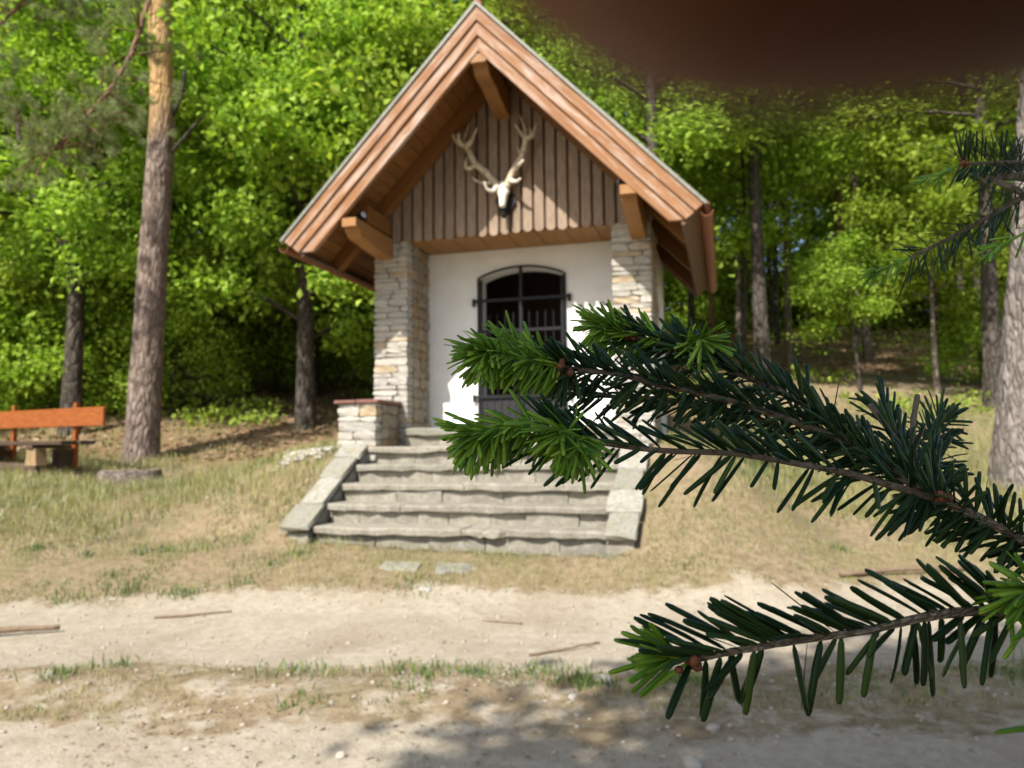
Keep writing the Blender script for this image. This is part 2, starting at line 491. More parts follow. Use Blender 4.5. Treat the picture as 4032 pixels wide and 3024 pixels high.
# ------------------------------------------------------------------ terrain
CX0, CY0, CYAW, CZ = -0.0532, 7.9881, -0.2684, HC + 0.0535
cc, cs = math.cos(CYAW), math.sin(CYAW)
def to_chapel(x, y):
    dx, dy = x - CX0, y - CY0
    return cc * dx + cs * dy, -cs * dx + cc * dy
PY = [-400, -60, -10, 0, 2.5, 3.2, 3.55, 3.9, 4.5, 5.1, 5.35, 5.7, 6.2, 7.5, 9.3, 10.5, 12, 16, 22, 30, 40, 80, 400]
PZ = [-1.0, -.3, -.08, -.05, -.03, -0.01, .035, .0, -0.015, .0, .04, .11, .22, .48, .74, .95, 1.28, 2.2, 3.7, 5.7, 6.7, 7.0, 7.0]
def sstep(a, b, x):
    t = np.clip((x - a) / (b - a), 0, 1)
    return t * t * (3 - 2 * t)
WAV = [(npr.uniform(0.5, 5.0), npr.uniform(0, 2 * PI), npr.uniform(0, 2 * PI)) for _ in range(26)]
def height(x, y):
    x = np.asarray(x, float); y = np.asarray(y, float)
    yw = y + 0.12 * np.sin(x * 0.9 + 1.0)
    z = np.interp(yw, PY, PZ)
    xc, yc = to_chapel(x, y)
    Mz = CZ + np.interp(yc, [-3, -2.1, -1.75, -0.6, 0, 3, 4], [-1.02, -0.97, -0.86, -0.11, -0.06, 0.0, 0.1])
    side = np.where(xc < 0, sstep(3.9, 1.7, np.abs(xc)), sstep(3.1, 1.65, np.abs(xc)))
    w = side * sstep(-2.3, -1.8, yc) * sstep(5.5, 3.5, yc)
    z = z + w * (Mz - z)
    inside = sstep(1.45, 1.25, np.abs(xc)) * sstep(-1.80, -1.62, yc) * sstep(3.0, 2.6, yc)
    z = z - 0.45 * inside
    amp = 0.006 + 0.02 * sstep(5.3, 7.0, y)
    bump = np.zeros_like(z)
    for k, a, p in WAV:
        bump += np.sin(k * 1.4 * (x * math.cos(a) + y * math.sin(a)) + p) / k ** 0.6
    return z + amp * bump * 0.3
def axis(lo, hi, fine_lo, fine_hi, step, grow=1.22):
    a = list(np.arange(fine_lo, fine_hi + 1e-6, step))
    s = step
    while a[-1] < hi: s *= grow; a.append(a[-1] + s)
    s = step; b = [fine_lo]
    while b[-1] > lo: s *= grow; b.append(b[-1] - s)
    return np.array(sorted(set(b[1:] + a)))
gx = axis(-320, 320, -9, 10, 0.085)
gy = axis(-120, 340, 2.3, 16, 0.085, 1.16)
GX, GY = np.meshgrid(gx, gy)
GZ = height(GX, GY)
nx, ny = len(gx), len(gy)
idx = np.arange(nx * ny).reshape(ny, nx)
F = np.stack([idx[:-1, :-1], idx[:-1, 1:], idx[1:, 1:], idx[1:, :-1]], -1).reshape(-1, 4)
me = np_mesh('ground', np.stack([GX, GY, GZ], -1).reshape(-1, 3), F, 'ground', True)
def masks(x, y):
    yw = y + 0.10 * np.sin(x * 1.3 + 0.5) + 0.06 * np.sin(x * 3.7) + 0.04 * np.sin(x * 9.1 + y * 4)
    p1 = sstep(3.55, 4.05, yw) * sstep(5.85, 5.1, yw)
    p2 = sstep(3.25, 2.85, yw) * sstep(0.6, 1.2, y)
    mid = 0.42 * sstep(2.8, 3.1, yw) * sstep(4.1, 3.7, yw)
    path = np.clip(np.maximum(p1 + p2, mid), 0, 1)
    xc, yc = to_chapel(x, y)
    lit = sstep(10.0, 11.2, y + 0.25 * np.sin(x * 1.1) - 7.0 * sstep(2.5, 5.0, x))
    return path, lit
pm_, lm_ = masks(GX, GY)
ca = me.color_attributes.new('mask', 'FLOAT_COLOR', 'POINT')
cd = np.zeros((nx * ny, 4), np.float32)
cd[:, 0] = pm_.ravel(); cd[:, 2] = lm_.ravel(); cd[:, 3] = 1
ca.data.foreach_set('color', cd.ravel())
tag(put('ground', me), 'sandy track, dry grass bank and leaf-strewn forest floor', None, None, 'structure')
def gz(x, y): return float(height(np.array([x]), np.array([y]))[0])

# ------------------------------------------------------------------ chapel
W2, OH, ZR, ZE, LB = 2.0697, 0.955, 4.18, 2.0285, 2.66
C1, C2, DW = 1.115, 1.516, 0.642
TH = math.atan2(ZR - ZE, W2)
SL = math.hypot(W2, ZR - ZE)
chapel = empty('chapel', (CX0, CY0, CZ), CYAW, 'small white chapel with steep wooden gable roof on two stone columns', 'chapel')
ct, st = math.cos(TH), math.sin(TH)
def slope_pt(s, t, side):
    """s metres down the slope from the ridge, t metres below the roof surface"""
    return (side * (s * ct - t * st), ZR - s * st - t * ct)
def slope_poly(t0, t1, side, s1=SL, s1b=None):
    s1b = s1 if s1b is None else s1b
    # ridge end is cut vertically
    r0 = (0.0, ZR - t0 / ct); r1 = (0.0, ZR - t1 / ct)
    return [r0, slope_pt(s1, t0, side), slope_pt(s1b, t1, side), r1]
def slope_box(mb, s0, s1, t0, t1, y0, y1, side):
    mb.prism([slope_pt(s0, t0, side), slope_pt(s1, t0, side), slope_pt(s1, t1, side), slope_pt(s0, t1, side)], y0, y1)
roof = MB()
for sd in (-1, 1):
    roof.prism(slope_poly(0.03, 0.10, sd), -OH + 0.04, LB)
roofo = roof.build('roof', 'soffit_wood', chapel)
# tile courses on top of the deck
for sd in (-1, 1):
    n = 13
    for i in range(n):
        b = MB()
        s0 = i * SL / n; s1 = s0 + SL / n + 0.03
        b.prism([slope_pt(s0, 0.028, sd), slope_pt(s1, 0.028, sd), slope_pt(s1, -0.025, sd), slope_pt(s0, -0.002, sd)], -OH + 0.03, LB - 0.01)
        b.build('tile_course', 'tile', roofo)
    # verge flashing, three stepped barge boards
    for (y0, y1) in ((-OH - 0.018, -OH + 0.03), (LB - 0.02, LB + 0.03)):
        b = MB(); b.prism(slope_poly(-0.012, 0.016, sd, SL + 0.02), y0, y1)
        b.build('verge_flashing', 'flashing', roofo)
    for k, (t0, t1, y0, s1, s1b) in enumerate(((0.022, 0.113, 0.0, SL, SL - 0.01), (0.119, 0.212, 0.022, SL - 0.012, SL - 0.02), (0.218, 0.316, 0.046, SL - 0.03, SL - 0.13))):
        b = MB(); b.prism(slope_poly(t0, t1, sd, s1, s1b), -OH + y0, -OH + y0 + 0.055)
        b.build('barge_board', 'fascia_right' if sd > 0 else 'fascia_left', roofo)
    b = MB(); b.prism(slope_poly(0.024, 0.26, sd, SL - 0.01), LB - 0.06, LB - 0.01)
    b.build('barge_board', 'fascia_right' if sd > 0 else 'fascia_left', roofo)
    # soffit planks running front to back
    npl = 24
    for i in range(npl):
        s0 = 0.13 + i * (SL - 0.15) / npl
        s1 = s0 + (SL - 0.15) / npl - 0.006
        b = MB(); slope_box(b, s0, s1, 0.104, 0.122 + 0.002 * (i % 2), -OH + 0.07, LB - 0.08, sd)
        b.build('soffit_plank', 'soffit_wood', roofo)
    # rafters under the soffit
    for y0 in (-0.17, 1.1, 2.3):
        b = MB(); slope_box(b, 0.25, SL - 0.02, 0.128, 0.25, y0, y0 + 0.12, sd)
        b.build('rafter', 'soffit_wood', roofo)
    # eave board and gutter
    b = MB(); slope_box(b, SL - 0.035, SL - 0.004, 0.03, 0.26, -OH + 0.06, LB - 0.06, sd)
    b.build('eave_board', 'gable_back', roofo)
    ex, ez = slope_pt(SL, 0.06, sd)
    b = MB()
    prof = [(ex + sd * 0.055 + 0.055 * math.cos(a), ez - 0.02 + 0.055 * math.sin(a)) for a in np.linspace(PI, 2 * PI, 9)]
    prof += [(ex + sd * 0.055 + 0.049 * math.cos(a), ez - 0.02 + 0.049 * math.sin(a)) for a in np.linspace(2 * PI, PI, 9)]
    b.prism(prof, -OH + 0.04, LB)
    b.build('gutter', 'gutter', roofo)
b = MB()
b.tube([(0, -OH + 0.02, ZR + 0.0), (0, LB, ZR + 0.0)], 0.05, 10)
b.build('ridge_tile', 'tile', roofo)

# three purlins with carved ends
def purlin(x, ztop, zbot, hw):
    y0, y1 = -OH + 0.055, 0.9
    h = ztop - zbot
    prof = [(y1, ztop), (y0, ztop), (y0, ztop - 0.085), (y0 + 0.075, ztop - 0.092), (y0 + 0.08, ztop - 0.12)]
    for a in np.linspace(0, PI / 2, 6):
        prof.append((y0 + 0.10 + 0.13 * (1 - math.cos(a)), ztop - 0.125 - 0.055 * math.sin(a)))
    prof += [(y0 + 0.34, ztop - 0.185)]
    for a in np.linspace(0, 1, 5):
        prof.append((y0 + 0.36 + 0.50 * a, ztop - 0.19 - (h - 0.19) * math.sin(a * PI / 2)))
    prof.append((y1, zbot))
    m = MB(); m.prism(prof, x - hw, x + hw, 'x')
    return m.build('purlin', 'beam_wood', chapel)
purlin(-1.36, 2.21, 1.99, 0.075)
purlin(1.40, 2.27, 2.00, 0.072)
purlin(0.0, 3.70, 3.42, 0.075)
b = MB(); b.box(-0.05, 0.05, -OH + 0.10, 0.5, 3.70, 3.95); b.build('ridge_post', 'beam_wood', chapel)
for x in (-1.36, 1.40):
    b = MB(); b.box(x - 0.06, x + 0.06, -OH + 0.35, 0.6, 2.24, 2.42); b.build('packing_block', 'soffit_wood', chapel)

# gable boards: backing planks and proud scalloped boards
def roof_under(x): return ZR - abs(x) * (ZR - ZE) / W2 - 0.13 / ct
pitch = 0.124
nb = 25
for i in range(nb):
    x = (i - (nb - 1) / 2) * pitch
    zb = 2.19
    if abs(x) > C2 + 0.02: continue
    b = MB()
    xl, xr = x - pitch / 2 + 0.002, x + pitch / 2 - 0.002
    b.prism([(xl, zb + 0.012), (xr, zb + 0.012), (xr, roof_under(xr)), (x, max(roof_under(xl), roof_under(xr), roof_under(x))), (xl, roof_under(xl))], 0.012, 0.034)
    b.build('backing_board', 'gable_back', chapel)
    hw = 0.047 + rnd.uniform(-0.003, 0.003)
    dz = rnd.uniform(-0.008, 0.008)
    poly = [(x + hw * math.cos(a), zb + dz + 0.012 + hw * 0.8 * math.sin(a)) for a in np.linspace(PI, 2 * PI, 9)]
    poly += [(x + hw, roof_under(x + hw)), (x, roof_under(x) if abs(x) > hw else roof_under(0)), (x - hw, roof_under(x - hw))]
    b = MB(); b.prism(poly, -0.016, 0.0115)
    b.build('gable_board', 'gable_wood', chapel)
b = MB(); b.prism([(-C2, 2.2), (C2, 2.2), (C2, roof_under(C2)), (0, roof_under(0)), (-C2, roof_under(-C2))], 0.036, 0.10)
b.build('gable_core', 'gable_back', chapel)
# boarded underside of the porch head
npk = 14
for i in range(npk):
    x0 = -C1 + 0.01 + i * (2 * C1 - 0.02) / npk
    b = MB(); b.box(x0, x0 + (2 * C1 - 0.02) / npk - 0.006, 0.04, DW + 0.02, 2.178 + 0.003 * (i % 2), 2.199, 0)
    b.build('lintel_plank', 'beam_wood', chapel)

# front wall with segmental-arch opening
DH, ZS, ZA, ZT0 = 0.5, 1.851, 1.958, 0.135
rad = (DH * DH + (ZA - ZS) ** 2) / (2 * (ZA - ZS))
def arch(x): return ZA - rad + math.sqrt(max(rad * rad - x * x, 0))
wall = MB()
Y0, Y1 = DW, DW + 0.26
wall.box(-C2 + 0.06, -DH, Y0, Y1, -0.3, 2.177)
wall.box(DH, C2 - 0.06, Y0, Y1, -0.3, 2.177)
na = 18
xs = np.linspace(-DH, DH, na + 1)
for i in range(na):
    a, c = xs[i], xs[i + 1]
    wall.prism([(a, arch(a)), (c, arch(c)), (c, 2.177), (a, 2.177)], Y0, Y1)
wall.build('front_wall', 'plaster', chapel)
for sd in (-1, 1):
    b = MB(); b.box(sd * (C2 - 0.06) - 0.12 * (sd > 0), sd * (C2 - 0.06) + 0.12 * (sd < 0), Y1 + 0.002, 2.3, -0.4, 2.25)
    b.build('side_wall', 'plaster', chapel)
b = MB(); b.prism([(-C2 + 0.06, -0.4), (C2 - 0.06, -0.4), (C2 - 0.06, 2.27), (0, roof_under(0)), (-C2 + 0.06, 2.27)], 2.302, 2.42)
b.build('back_wall', 'plaster', chapel)
b = MB(); b.box(-1.33, 1.33, Y1 + 0.005, 2.298, 0.10, 0.13); b.build('inner_floor', 'mortar', chapel)
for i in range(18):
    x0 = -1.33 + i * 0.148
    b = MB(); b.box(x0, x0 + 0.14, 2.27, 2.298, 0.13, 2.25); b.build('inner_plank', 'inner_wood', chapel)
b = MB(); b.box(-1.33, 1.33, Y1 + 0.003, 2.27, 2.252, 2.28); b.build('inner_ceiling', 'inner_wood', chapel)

# iron gate
gate = empty('gate'); gate.parent = chapel
gy0 = DW - 0.022
fr = MB()
prof = []
for x in np.linspace(-DH - 0.01, DH + 0.01, 21): prof.append((x, arch(min(max(x, -DH), DH)) + 0.004))
fr.tube([(-DH - 0.005, gy0, ZT0 + 0.01), (-DH - 0.005, gy0, ZS)] + [(x, gy0, z) for x, z in prof[1:-1]] + [(DH + 0.005, gy0, ZS), (DH + 0.005, gy0, ZT0 + 0.01)], 0.013, 6)
fr.build('frame', 'iron', gate)
def gbar(x0, x1, z0, z1, y=0.0, th=0.016, nm='bar', mt='iron'):
    m = MB(); m.box(x0, x1, gy0 - th / 2 + y, gy0 + th / 2 + y, z0, z1, 0.002)
    return m.build(nm, mt, gate)
gbar(-0.019, 0.019, ZT0 + 0.02, ZA - 0.01, -0.004, 0.02, 'mullion')
gbar(-DH + 0.012, -DH + 0.042, ZT0 + 0.02, ZS - 0.02, 0.004, 0.02, 'stile')
gbar(DH - 0.042, DH - 0.012, ZT0 + 0.02, ZS - 0.02, 0.004, 0.02, 'stile')
for z, nm in ((1.585, 'hinge_strap'), (0.485, 'hinge_strap')):
    gbar(-DH - 0.055, DH + 0.055, z - 0.018, z + 0.018, -0.018, 0.012, nm)
    for sd in (-1, 1):
        m = MB(); x = sd * (DH + 0.06)
        m.tube([(x, gy0 - 0.01, z - 0.055), (x, gy0 - 0.01, z + 0.03)], 0.017, 8)
        m.tube([(x, gy0 - 0.01, z), (x, gy0 + 0.05, z)], 0.012, 6)
        m.build('hinge_pin', 'iron', gate)
gbar(-DH + 0.04, DH - 0.04, 1.215, 1.25, 0.002, 0.018, 'rail')
gbar(-DH + 0.04, DH - 0.04, 0.80, 0.83, 0.002, 0.018, 'rail')
for i in range(11):
    x = -0.465 + i * 0.093
    if abs(x) < 0.03: continue
    m = MB()
    m.tube([(x, gy0 + 0.006, 0.48), (x, gy0 + 0.006, 1.40), (x, gy0 + 0.006, 1.41), (x, gy0 + 0.006, 1.44)], [0.008, 0.008, 0.012, 0.002], 6)
    m.build('picket', 'iron', gate)
for sd in (-1, 1):
    m = MB()
    a, c = (0.03, DH - 0.045) if sd > 0 else (-DH + 0.045, -0.03)
    m.box(a, c, gy0 + 0.004, gy0 + 0.012, ZT0 + 0.03, 0.48)
    pn = m.build('panel', 'iron_panel', gate)
    for k in range(5):
        x = a + (k + 0.5) * (c - a) / 5
        gbar(x - 0.008, x + 0.008, ZT0 + 0.04, 0.475, -0.002, 0.01, 'panel_rib', 'iron_panel')
gbar(-0.05, -0.02, 0.98, 1.12, -0.02, 0.02, 'lock')

# ---- stones: shared rough blocks scaled per stone
def rough_block(seed, jit=0.07, bev=0.12):
    r = random.Random(seed)
    bm = bmesh.new()
    bmesh.ops.create_cube(bm, size=1)
    bmesh.ops.subdivide_edges(bm, edges=bm.edges[:], cuts=1, use_grid_fill=True)
    for w in bm.verts:
        n = sum(1 for k in w.co if abs(k) > 0.4)
        if n == 3: w.co *= 1 - bev * r.uniform(0.5, 1.2)
        w.co.x += r.uniform(-jit, jit) * 0.6
        w.co.y += r.uniform(-jit, jit)
        w.co.z += r.uniform(-jit, jit)
    me = bpy.data.meshes.new('stone')
    bm.to_mesh(me); bm.free()
    return me
def stone_set(mat, n, jit=0.07, bev=0.12, seed=0):
    out = []
    for i in range(n):
        me = rough_block(seed + i, jit, bev); me.materials.append(M[mat]); out.append(me)
    return out
LEDGE = stone_set('ledge_stone', 8, 0.06, 0.10, 100)
RUBBLE = stone_set('rubble_stone', 8, 0.10, 0.22, 200)
CAPS = stone_set('cap_stone', 6, 0.03, 0.06, 300)
def join_stuff(name, mat, items, parent):
    """items: (mesh, loc, scale); joined into one part"""
    m = MB()
    for me, lo, s in items:
        m.add([(lo[0] + v.co.x * s[0], lo[1] + v.co.y * s[1], lo[2] + v.co.z * s[2]) for v in me.vertices], [tuple(p.vertices) for p in me.polygons])
    o = m.build(name, mat, parent)
    o['kind'] = 'stuff'
    return o
def courses(z0, z1, hmin, hmax, a0, a1, lmin, lmax):
    z = z0
    while z < z1 - 0.01:
        h = rnd.uniform(hmin, hmax)
        if z + h > z1 - hmin * 0.6: h = z1 - z
        a = a0
        while a < a1 - 0.01:
            l = rnd.uniform(lmin, lmax)
            if a + l > a1 - lmin * 0.6: l = a1 - a
            yield a, a + l, z, z + h
            a += l
        z += h
for sd in (-1, 1):
    cb = MB()
    xa, xb = (C1 + 0.02, C2 - 0.02) if sd > 0 else (-C2 + 0.02, -C1 - 0.02)
    cb.box(xa, xb, 0.025, DW + 0.10, -0.35, 2.188)
    co = cb.build('column', 'mortar', chapel)
    fa, fb = (C1, C2) if sd > 0 else (-C2, -C1)
    for a, c, z0, z1 in courses(-0.12, 2.185, 0.045, 0.095, fa, fb, 0.13, 0.34):
        put('stone', rnd.choice(LEDGE), co, ((a + c) / 2, 0.075 + rnd.uniform(-0.014, 0.006), (z0 + z1) / 2), (0, 0, 0), (c - a - 0.004, 0.15, z1 - z0 - 0.004))
    hidden = []
    for face, vis in ((sd * C1, sd < 0), (sd * C2, sd > 0)):
        inw = 0.045 if abs(abs(face) - C1) < 0.01 else -0.045
        inw *= sd
        for a, c, z0, z1 in courses(-0.12, 2.18, 0.075, 0.15, 0.15, DW - 0.004 if abs(abs(face) - C1) < .01 else DW + 0.12, 0.10, 0.24):
            lo = (face + inw + rnd.uniform(-0.008, 0.008), (a + c) / 2, (z0 + z1) / 2)
            s = (0.10, c - a - 0.006, z1 - z0 - 0.006)
            me = rnd.choice(RUBBLE)
            if vis: put('stone', me, co, lo, (0, 0, 0), s)
            else: hidden.append((me, lo, s))
    join_stuff('stone_facing', 'rubble_stone', hidden, co)

# low stone pier left of the steps
pier = empty('stone_pier', (CX0, CY0, CZ), CYAW, 'low square stone pier with brown clay slab top beside the left column', 'pier')
pm = MB(); pm.box(-1.60, -1.225, -0.575, -0.012, -0.35, 0.375); pm.build('core', 'mortar', pier)
for a, c, z0, z1 in courses(-0.2, 0.375, 0.05, 0.10, -1.625, -1.20, 0.14, 0.40):
    put('stone', rnd.choice(LEDGE), pier, ((a + c) / 2, -0.53 + rnd.uniform(-0.012, 0.006), (z0 + z1) / 2), (0, 0, 0), (c - a - 0.004, 0.14, z1 - z0 - 0.004))
for a, c, z0, z1 in courses(-0.2, 0.372, 0.09, 0.16, -0.46, -0.015, 0.11, 0.22):
    put('stone', rnd.choice(RUBBLE), pier, (-1.245 + rnd.uniform(-0.008, 0.008), (a + c) / 2, (z0 + z1) / 2), (0, 0, 0), (0.09, c - a - 0.006, z1 - z0 - 0.006))
for a, c, z0, z1 in courses(-0.2, 0.372, 0.09, 0.16, -0.46, -0.015, 0.11, 0.22):
    put('stone', rnd.choice(RUBBLE), pier, (-1.58 + rnd.uniform(-0.008, 0.008), (a + c) / 2, (z0 + z1) / 2), (0, 0, 0), (0.09, c - a - 0.006, z1 - z0 - 0.006))
for k in range(2):
    m = MB(); m.box(-1.66 + k * 0.25, -1.66 + (k + 1) * 0.25 - 0.006, -0.63, -0.02, 0.378, 0.412 + 0.004 * k, 0.008)
    m.build('top_slab', 'clay_cap', pier)

# ------------------------------------------------------------------ staircase
stair = empty('stone_staircase', (CX0, CY0, CZ), CYAW, 'worn grey stone staircase with sloping flagstone side walls before the chapel', 'staircase')
def slab_mesh(x0, x1, y0, y1, z0, z1, seed, n=7, front=0.026, edge=0.010):
    r = random.Random(seed)
    m = MB()
    v = []; f = []
    for i in range(n + 1):
        x = x0 + (x1 - x0) * i / n
        jf = r.uniform(-front, front * 0.4)
        jz = r.uniform(-0.010, 0.008)
        jb = r.uniform(-0.012, 0.010)
        xj = 0 if i in (0, n) else r.uniform(-0.01, 0.01)
        v += [(x + xj, y1, z0), (x + xj, y1, z1 + jz * 0.2), (x + xj, y0 + 0.05, z1 + jz * 0.5), (x + xj, y0 + jf + edge, z1 + jz - 0.003),
              (x + xj, y0 + jf, z1 + jz - edge - 0.004), (x + xj, y0 + jf + 0.004, z0 + jb + edge * 0.6), (x + xj, y0 + jf + edge + 0.006, z0 + jb)]
    k = 7
    for i in range(n):
        for j in range(k):
            f.append((i * k + j, i * k + (j + 1) % k, (i + 1) * k + (j + 1) % k, (i + 1) * k + j))
    f.append(tuple(range(k))); f.append(tuple(n * k + j for j in range(k - 1, -1, -1)))
    m.add(v, f)
    return m
NOSE = [(-0.58, -0.055), (-0.86, -0.225), (-1.135, -0.395), (-1.40, -0.56), (-1.66, -0.735)]
sx = 1.275
seed = 1
for i, (ny_, nz_) in enumerate(NOSE):
    back = NOSE[i - 1][0] + 0.07 if i else 0.0
    zlow = NOSE[i + 1][1] + 0.0 if i + 1 < len(NOSE) else -1.02
    # tread slabs
    cuts = [-sx] + sorted(rnd.uniform(-0.75, 0.75) for _ in range(2 if i % 2 else 3)) + [sx]
    cuts = [cuts[0]] + [c for j, c in enumerate(cuts[1:-1]) if c - cuts[j] > 0.35 or j == 0] + [sx]
    for a, c in zip(cuts[:-1], cuts[1:]):
        if c - a < 0.1: continue
        slab_mesh(a + 0.004, c - 0.004, ny_ - 0.02 + rnd.uniform(-0.012, 0.012), back, nz_ - 0.066, nz_ + rnd.uniform(-0.008, 0.006), seed, 9).build('tread_slab', 'step_stone', stair); seed += 1
    a = -sx
    while a < sx - 0.05:
        l = rnd.uniform(0.28, 0.62)
        if a + l > sx - 0.2: l = sx - a
        me = rnd.choice(CAPS)
        hh = nz_ - 0.064 - zlow + 0.01
        m = slab_mesh(a + 0.003, a + l - 0.003, ny_ + 0.022 + rnd.uniform(-0.006, 0.01), back + 0.05, zlow - 0.02, nz_ - 0.058, seed, 4, 0.012, 0.01); seed += 1
        m.build('riser_stone', 'step_stone', stair)
        a += l
# threshold slab between the columns
for a, c in ((-C1 + 0.01, -0.36), (-0.35, 0.42), (0.43, C1 - 0.01)):
    slab_mesh(a, c, -0.10, DW - 0.005, 0.055, 0.135, seed, 6).build('threshold_slab', 'cap_stone', stair); seed += 1
    slab_mesh(a, c, -0.06, DW - 0.005, -0.12, 0.06, seed, 6).build('threshold_riser', 'step_stone', stair); seed += 1
b = MB(); b.box(-C1, C1, -0.02, DW + 0.3, -0.4, 0.05); b.build('platform_core', 'mortar', stair)
slab_mesh(C1 + 0.0, 1.50, -0.60, -0.02, -0.14, -0.05, seed, 5).build('landing_slab', 'step_stone', stair); seed += 1
# sloping side walls: core prism plus flagstone caps
for sd in (-1, 1):
    xi, xo = (1.29, 1.53) if sd < 0 else (1.26, 1.50)
    off = 0.0 if sd < 0 else -0.02
    b = MB()
    x0, x1 = sorted((sd * (xi + 0.01), sd * (xo - 0.02)))
    b.prism([(-1.74, -1.05), (-1.72, -0.80), (-0.60, -0.11 + off), (-0.45, -0.11 + off), (-0.45, -1.05)], x0, x1, 'x')
    b.build('side_wall', 'step_stone', stair)
    p0 = np.array((-1.78, -0.765 + off)); p1 = np.array((-0.60, -0.055 + off))
    L_ = np.linalg.norm(p1 - p0); ang = math.atan2(p1[1] - p0[1], p1[0] - p0[0])
    s = 0.0
    while s < L_ - 0.02:
        l = rnd.uniform(0.26, 0.42)
        if s + l > L_ - 0.15: l = L_ - s
        c = p0 + (p1 - p0) * ((s + l / 2) / L_)
        put('cap_stone', rnd.choice(CAPS), stair, (sd * (xi + xo) / 2 + rnd.uniform(-0.012, 0.012), c[0], c[1] + 0.004), (ang + rnd.uniform(-0.012, 0.012), 0, rnd.uniform(-0.03, 0.03)), (xo - xi + rnd.uniform(-0.02, 0.05), l - 0.008, 0.05))
        s += l

# ------------------------------------------------------------------ antlers on the gable
tro = empty('antler_trophy', (CX0, CY0, CZ), CYAW, 'bleached deer skull with branching antlers on a black mount on the gable', 'antlers')
def tine(pts, yv, r0, r1, n=9, mat='antler', nm='antler', parent=tro):
    P = [(p[0], y, p[1]) for p, y in zip(pts, yv)]
    S = spline(P, n)
    m = MB(); m.tube([tuple(q) for q in S], [1.5 * (r0 + (r1 - r0) * (i / (n - 1)) ** 1.3) + rnd.uniform(-0.0015, 0.0015) for i in range(n)], 8)
    return m.build(nm, mat, parent, True)
def lin(a, b, n): return list(np.linspace(a, b, n))
aL = tine([(-0.035, 2.60), (-0.055, 2.666), (-0.113, 2.738), (-0.188, 2.828), (-0.272, 2.904), (-0.332, 3.002), (-0.374, 3.099), (-0.417, 3.138)], lin(-0.12, -0.15, 8), 0.026, 0.020, 18)
tine([(-0.048, 2.66), (-0.075, 2.585), (-0.13, 2.595), (-0.148, 2.665)], lin(-0.14, -0.26, 4), 0.018, 0.006, 9, 'bone', 'tine', aL)
tine([(-0.106, 2.695), (-0.164, 2.675), (-0.223, 2.685), (-0.286, 2.72)], lin(-0.14, -0.26, 4), 0.014, 0.004, 9, 'antler', 'tine', aL)
tine([(-0.277, 2.893), (-0.362, 2.858), (-0.379, 2.901), (-0.357, 2.974)], lin(-0.14, -0.2, 4), 0.015, 0.006, 9, 'antler', 'tine', aL)
tine([(-0.417, 3.129), (-0.503, 3.198), (-0.537, 3.27), (-0.541, 3.363)], lin(-0.14, -0.12, 4), 0.020, 0.006, 9, 'antler', 'tine', aL)
tine([(-0.42, 3.142), (-0.411, 3.236), (-0.375, 3.401)], lin(-0.14, -0.06, 3), 0.018, 0.005, 9, 'antler', 'tine', aL)
tine([(-0.385, 3.10), (-0.312, 3.153), (-0.235, 3.268)], lin(-0.15, -0.22, 3), 0.021, 0.006, 9, 'antler', 'tine', aL)
tine([(-0.42, 3.13), (-0.448, 3.17), (-0.437, 3.23)], lin(-0.15, -0.24, 3), 0.015, 0.006, 7, 'antler', 'tine', aL)
aR = tine([(0.037, 2.60), (0.088, 2.708), (0.122, 2.779), (0.172, 2.855), (0.223, 2.924), (0.257, 3.035), (0.275, 3.131)], lin(-0.12, -0.15, 7), 0.028, 0.020, 16)
tine([(0.10, 2.70), (0.132, 2.67), (0.189, 2.648), (0.242, 2.659)], lin(-0.13, -0.26, 4), 0.018, 0.006, 9, 'bone', 'tine', aR)
tine([(0.175, 2.85), (0.22, 2.838), (0.267, 2.855)], lin(-0.14, -0.24, 3), 0.018, 0.007, 7, 'bone', 'tine', aR)
tine([(0.238, 2.95), (0.215, 2.965), (0.198, 3.012)], lin(-0.14, -0.2, 3), 0.014, 0.006, 7, 'antler', 'tine', aR)
tine([(0.275, 3.115), (0.226, 3.178), (0.144, 3.304)], lin(-0.15, -0.13, 3), 0.019, 0.006, 9, 'antler', 'tine', aR)
tine([(0.265, 3.136), (0.261, 3.239), (0.18, 3.432)], lin(-0.15, -0.07, 3), 0.017, 0.005, 9, 'antler', 'tine', aR)
tine([(0.278, 3.115), (0.346, 3.139), (0.363, 3.186), (0.397, 3.272)], lin(-0.15, -0.15, 4), 0.019, 0.006, 9, 'antler', 'tine', aR)
tine([(0.32, 3.12), (0.336, 3.15), (0.337, 3.205)], lin(-0.15, -0.2, 3), 0.013, 0.005, 7, 'antler', 'tine', aR)
# skull: lofted rings (x half width, depth, z)
rings = [(0.050, 0.035, 2.705), (0.062, 0.050, 2.665), (0.060, 0.055, 2.62), (0.072, 0.055, 2.585), (0.050, 0.050, 2.54), (0.040, 0.044, 2.49), (0.036, 0.038, 2.44), (0.030, 0.030, 2.405)]
v = []; f = []; sg = 12
for i, (hw, dp, z) in enumerate(rings):
    for k in range(sg):
        a = 2 * PI * k / sg
        v.append((0.018 + hw * math.cos(a), -0.085 - 0.012 * i + dp * math.sin(a), z))
for i in range(len(rings) - 1):
    for k in range(sg):
        f.append((i * sg + k, i * sg + (k + 1) % sg, (i + 1) * sg + (k + 1) % sg, (i + 1) * sg + k))
f += [tuple(range(sg)), tuple((len(rings) - 1) * sg + k for k in range(sg))]
m = MB(); m.add(v, f); sk = m.build('skull', 'bone', tro, True)
for sd in (-1, 1):
    m = MB(); m.tube([(0.018 + sd * 0.052, -0.125, 2.60), (0.018 + sd * 0.062, -0.135, 2.585)], [0.016, 0.013], 8); m.build('eye_socket', 'black_hair', sk)
m = MB()
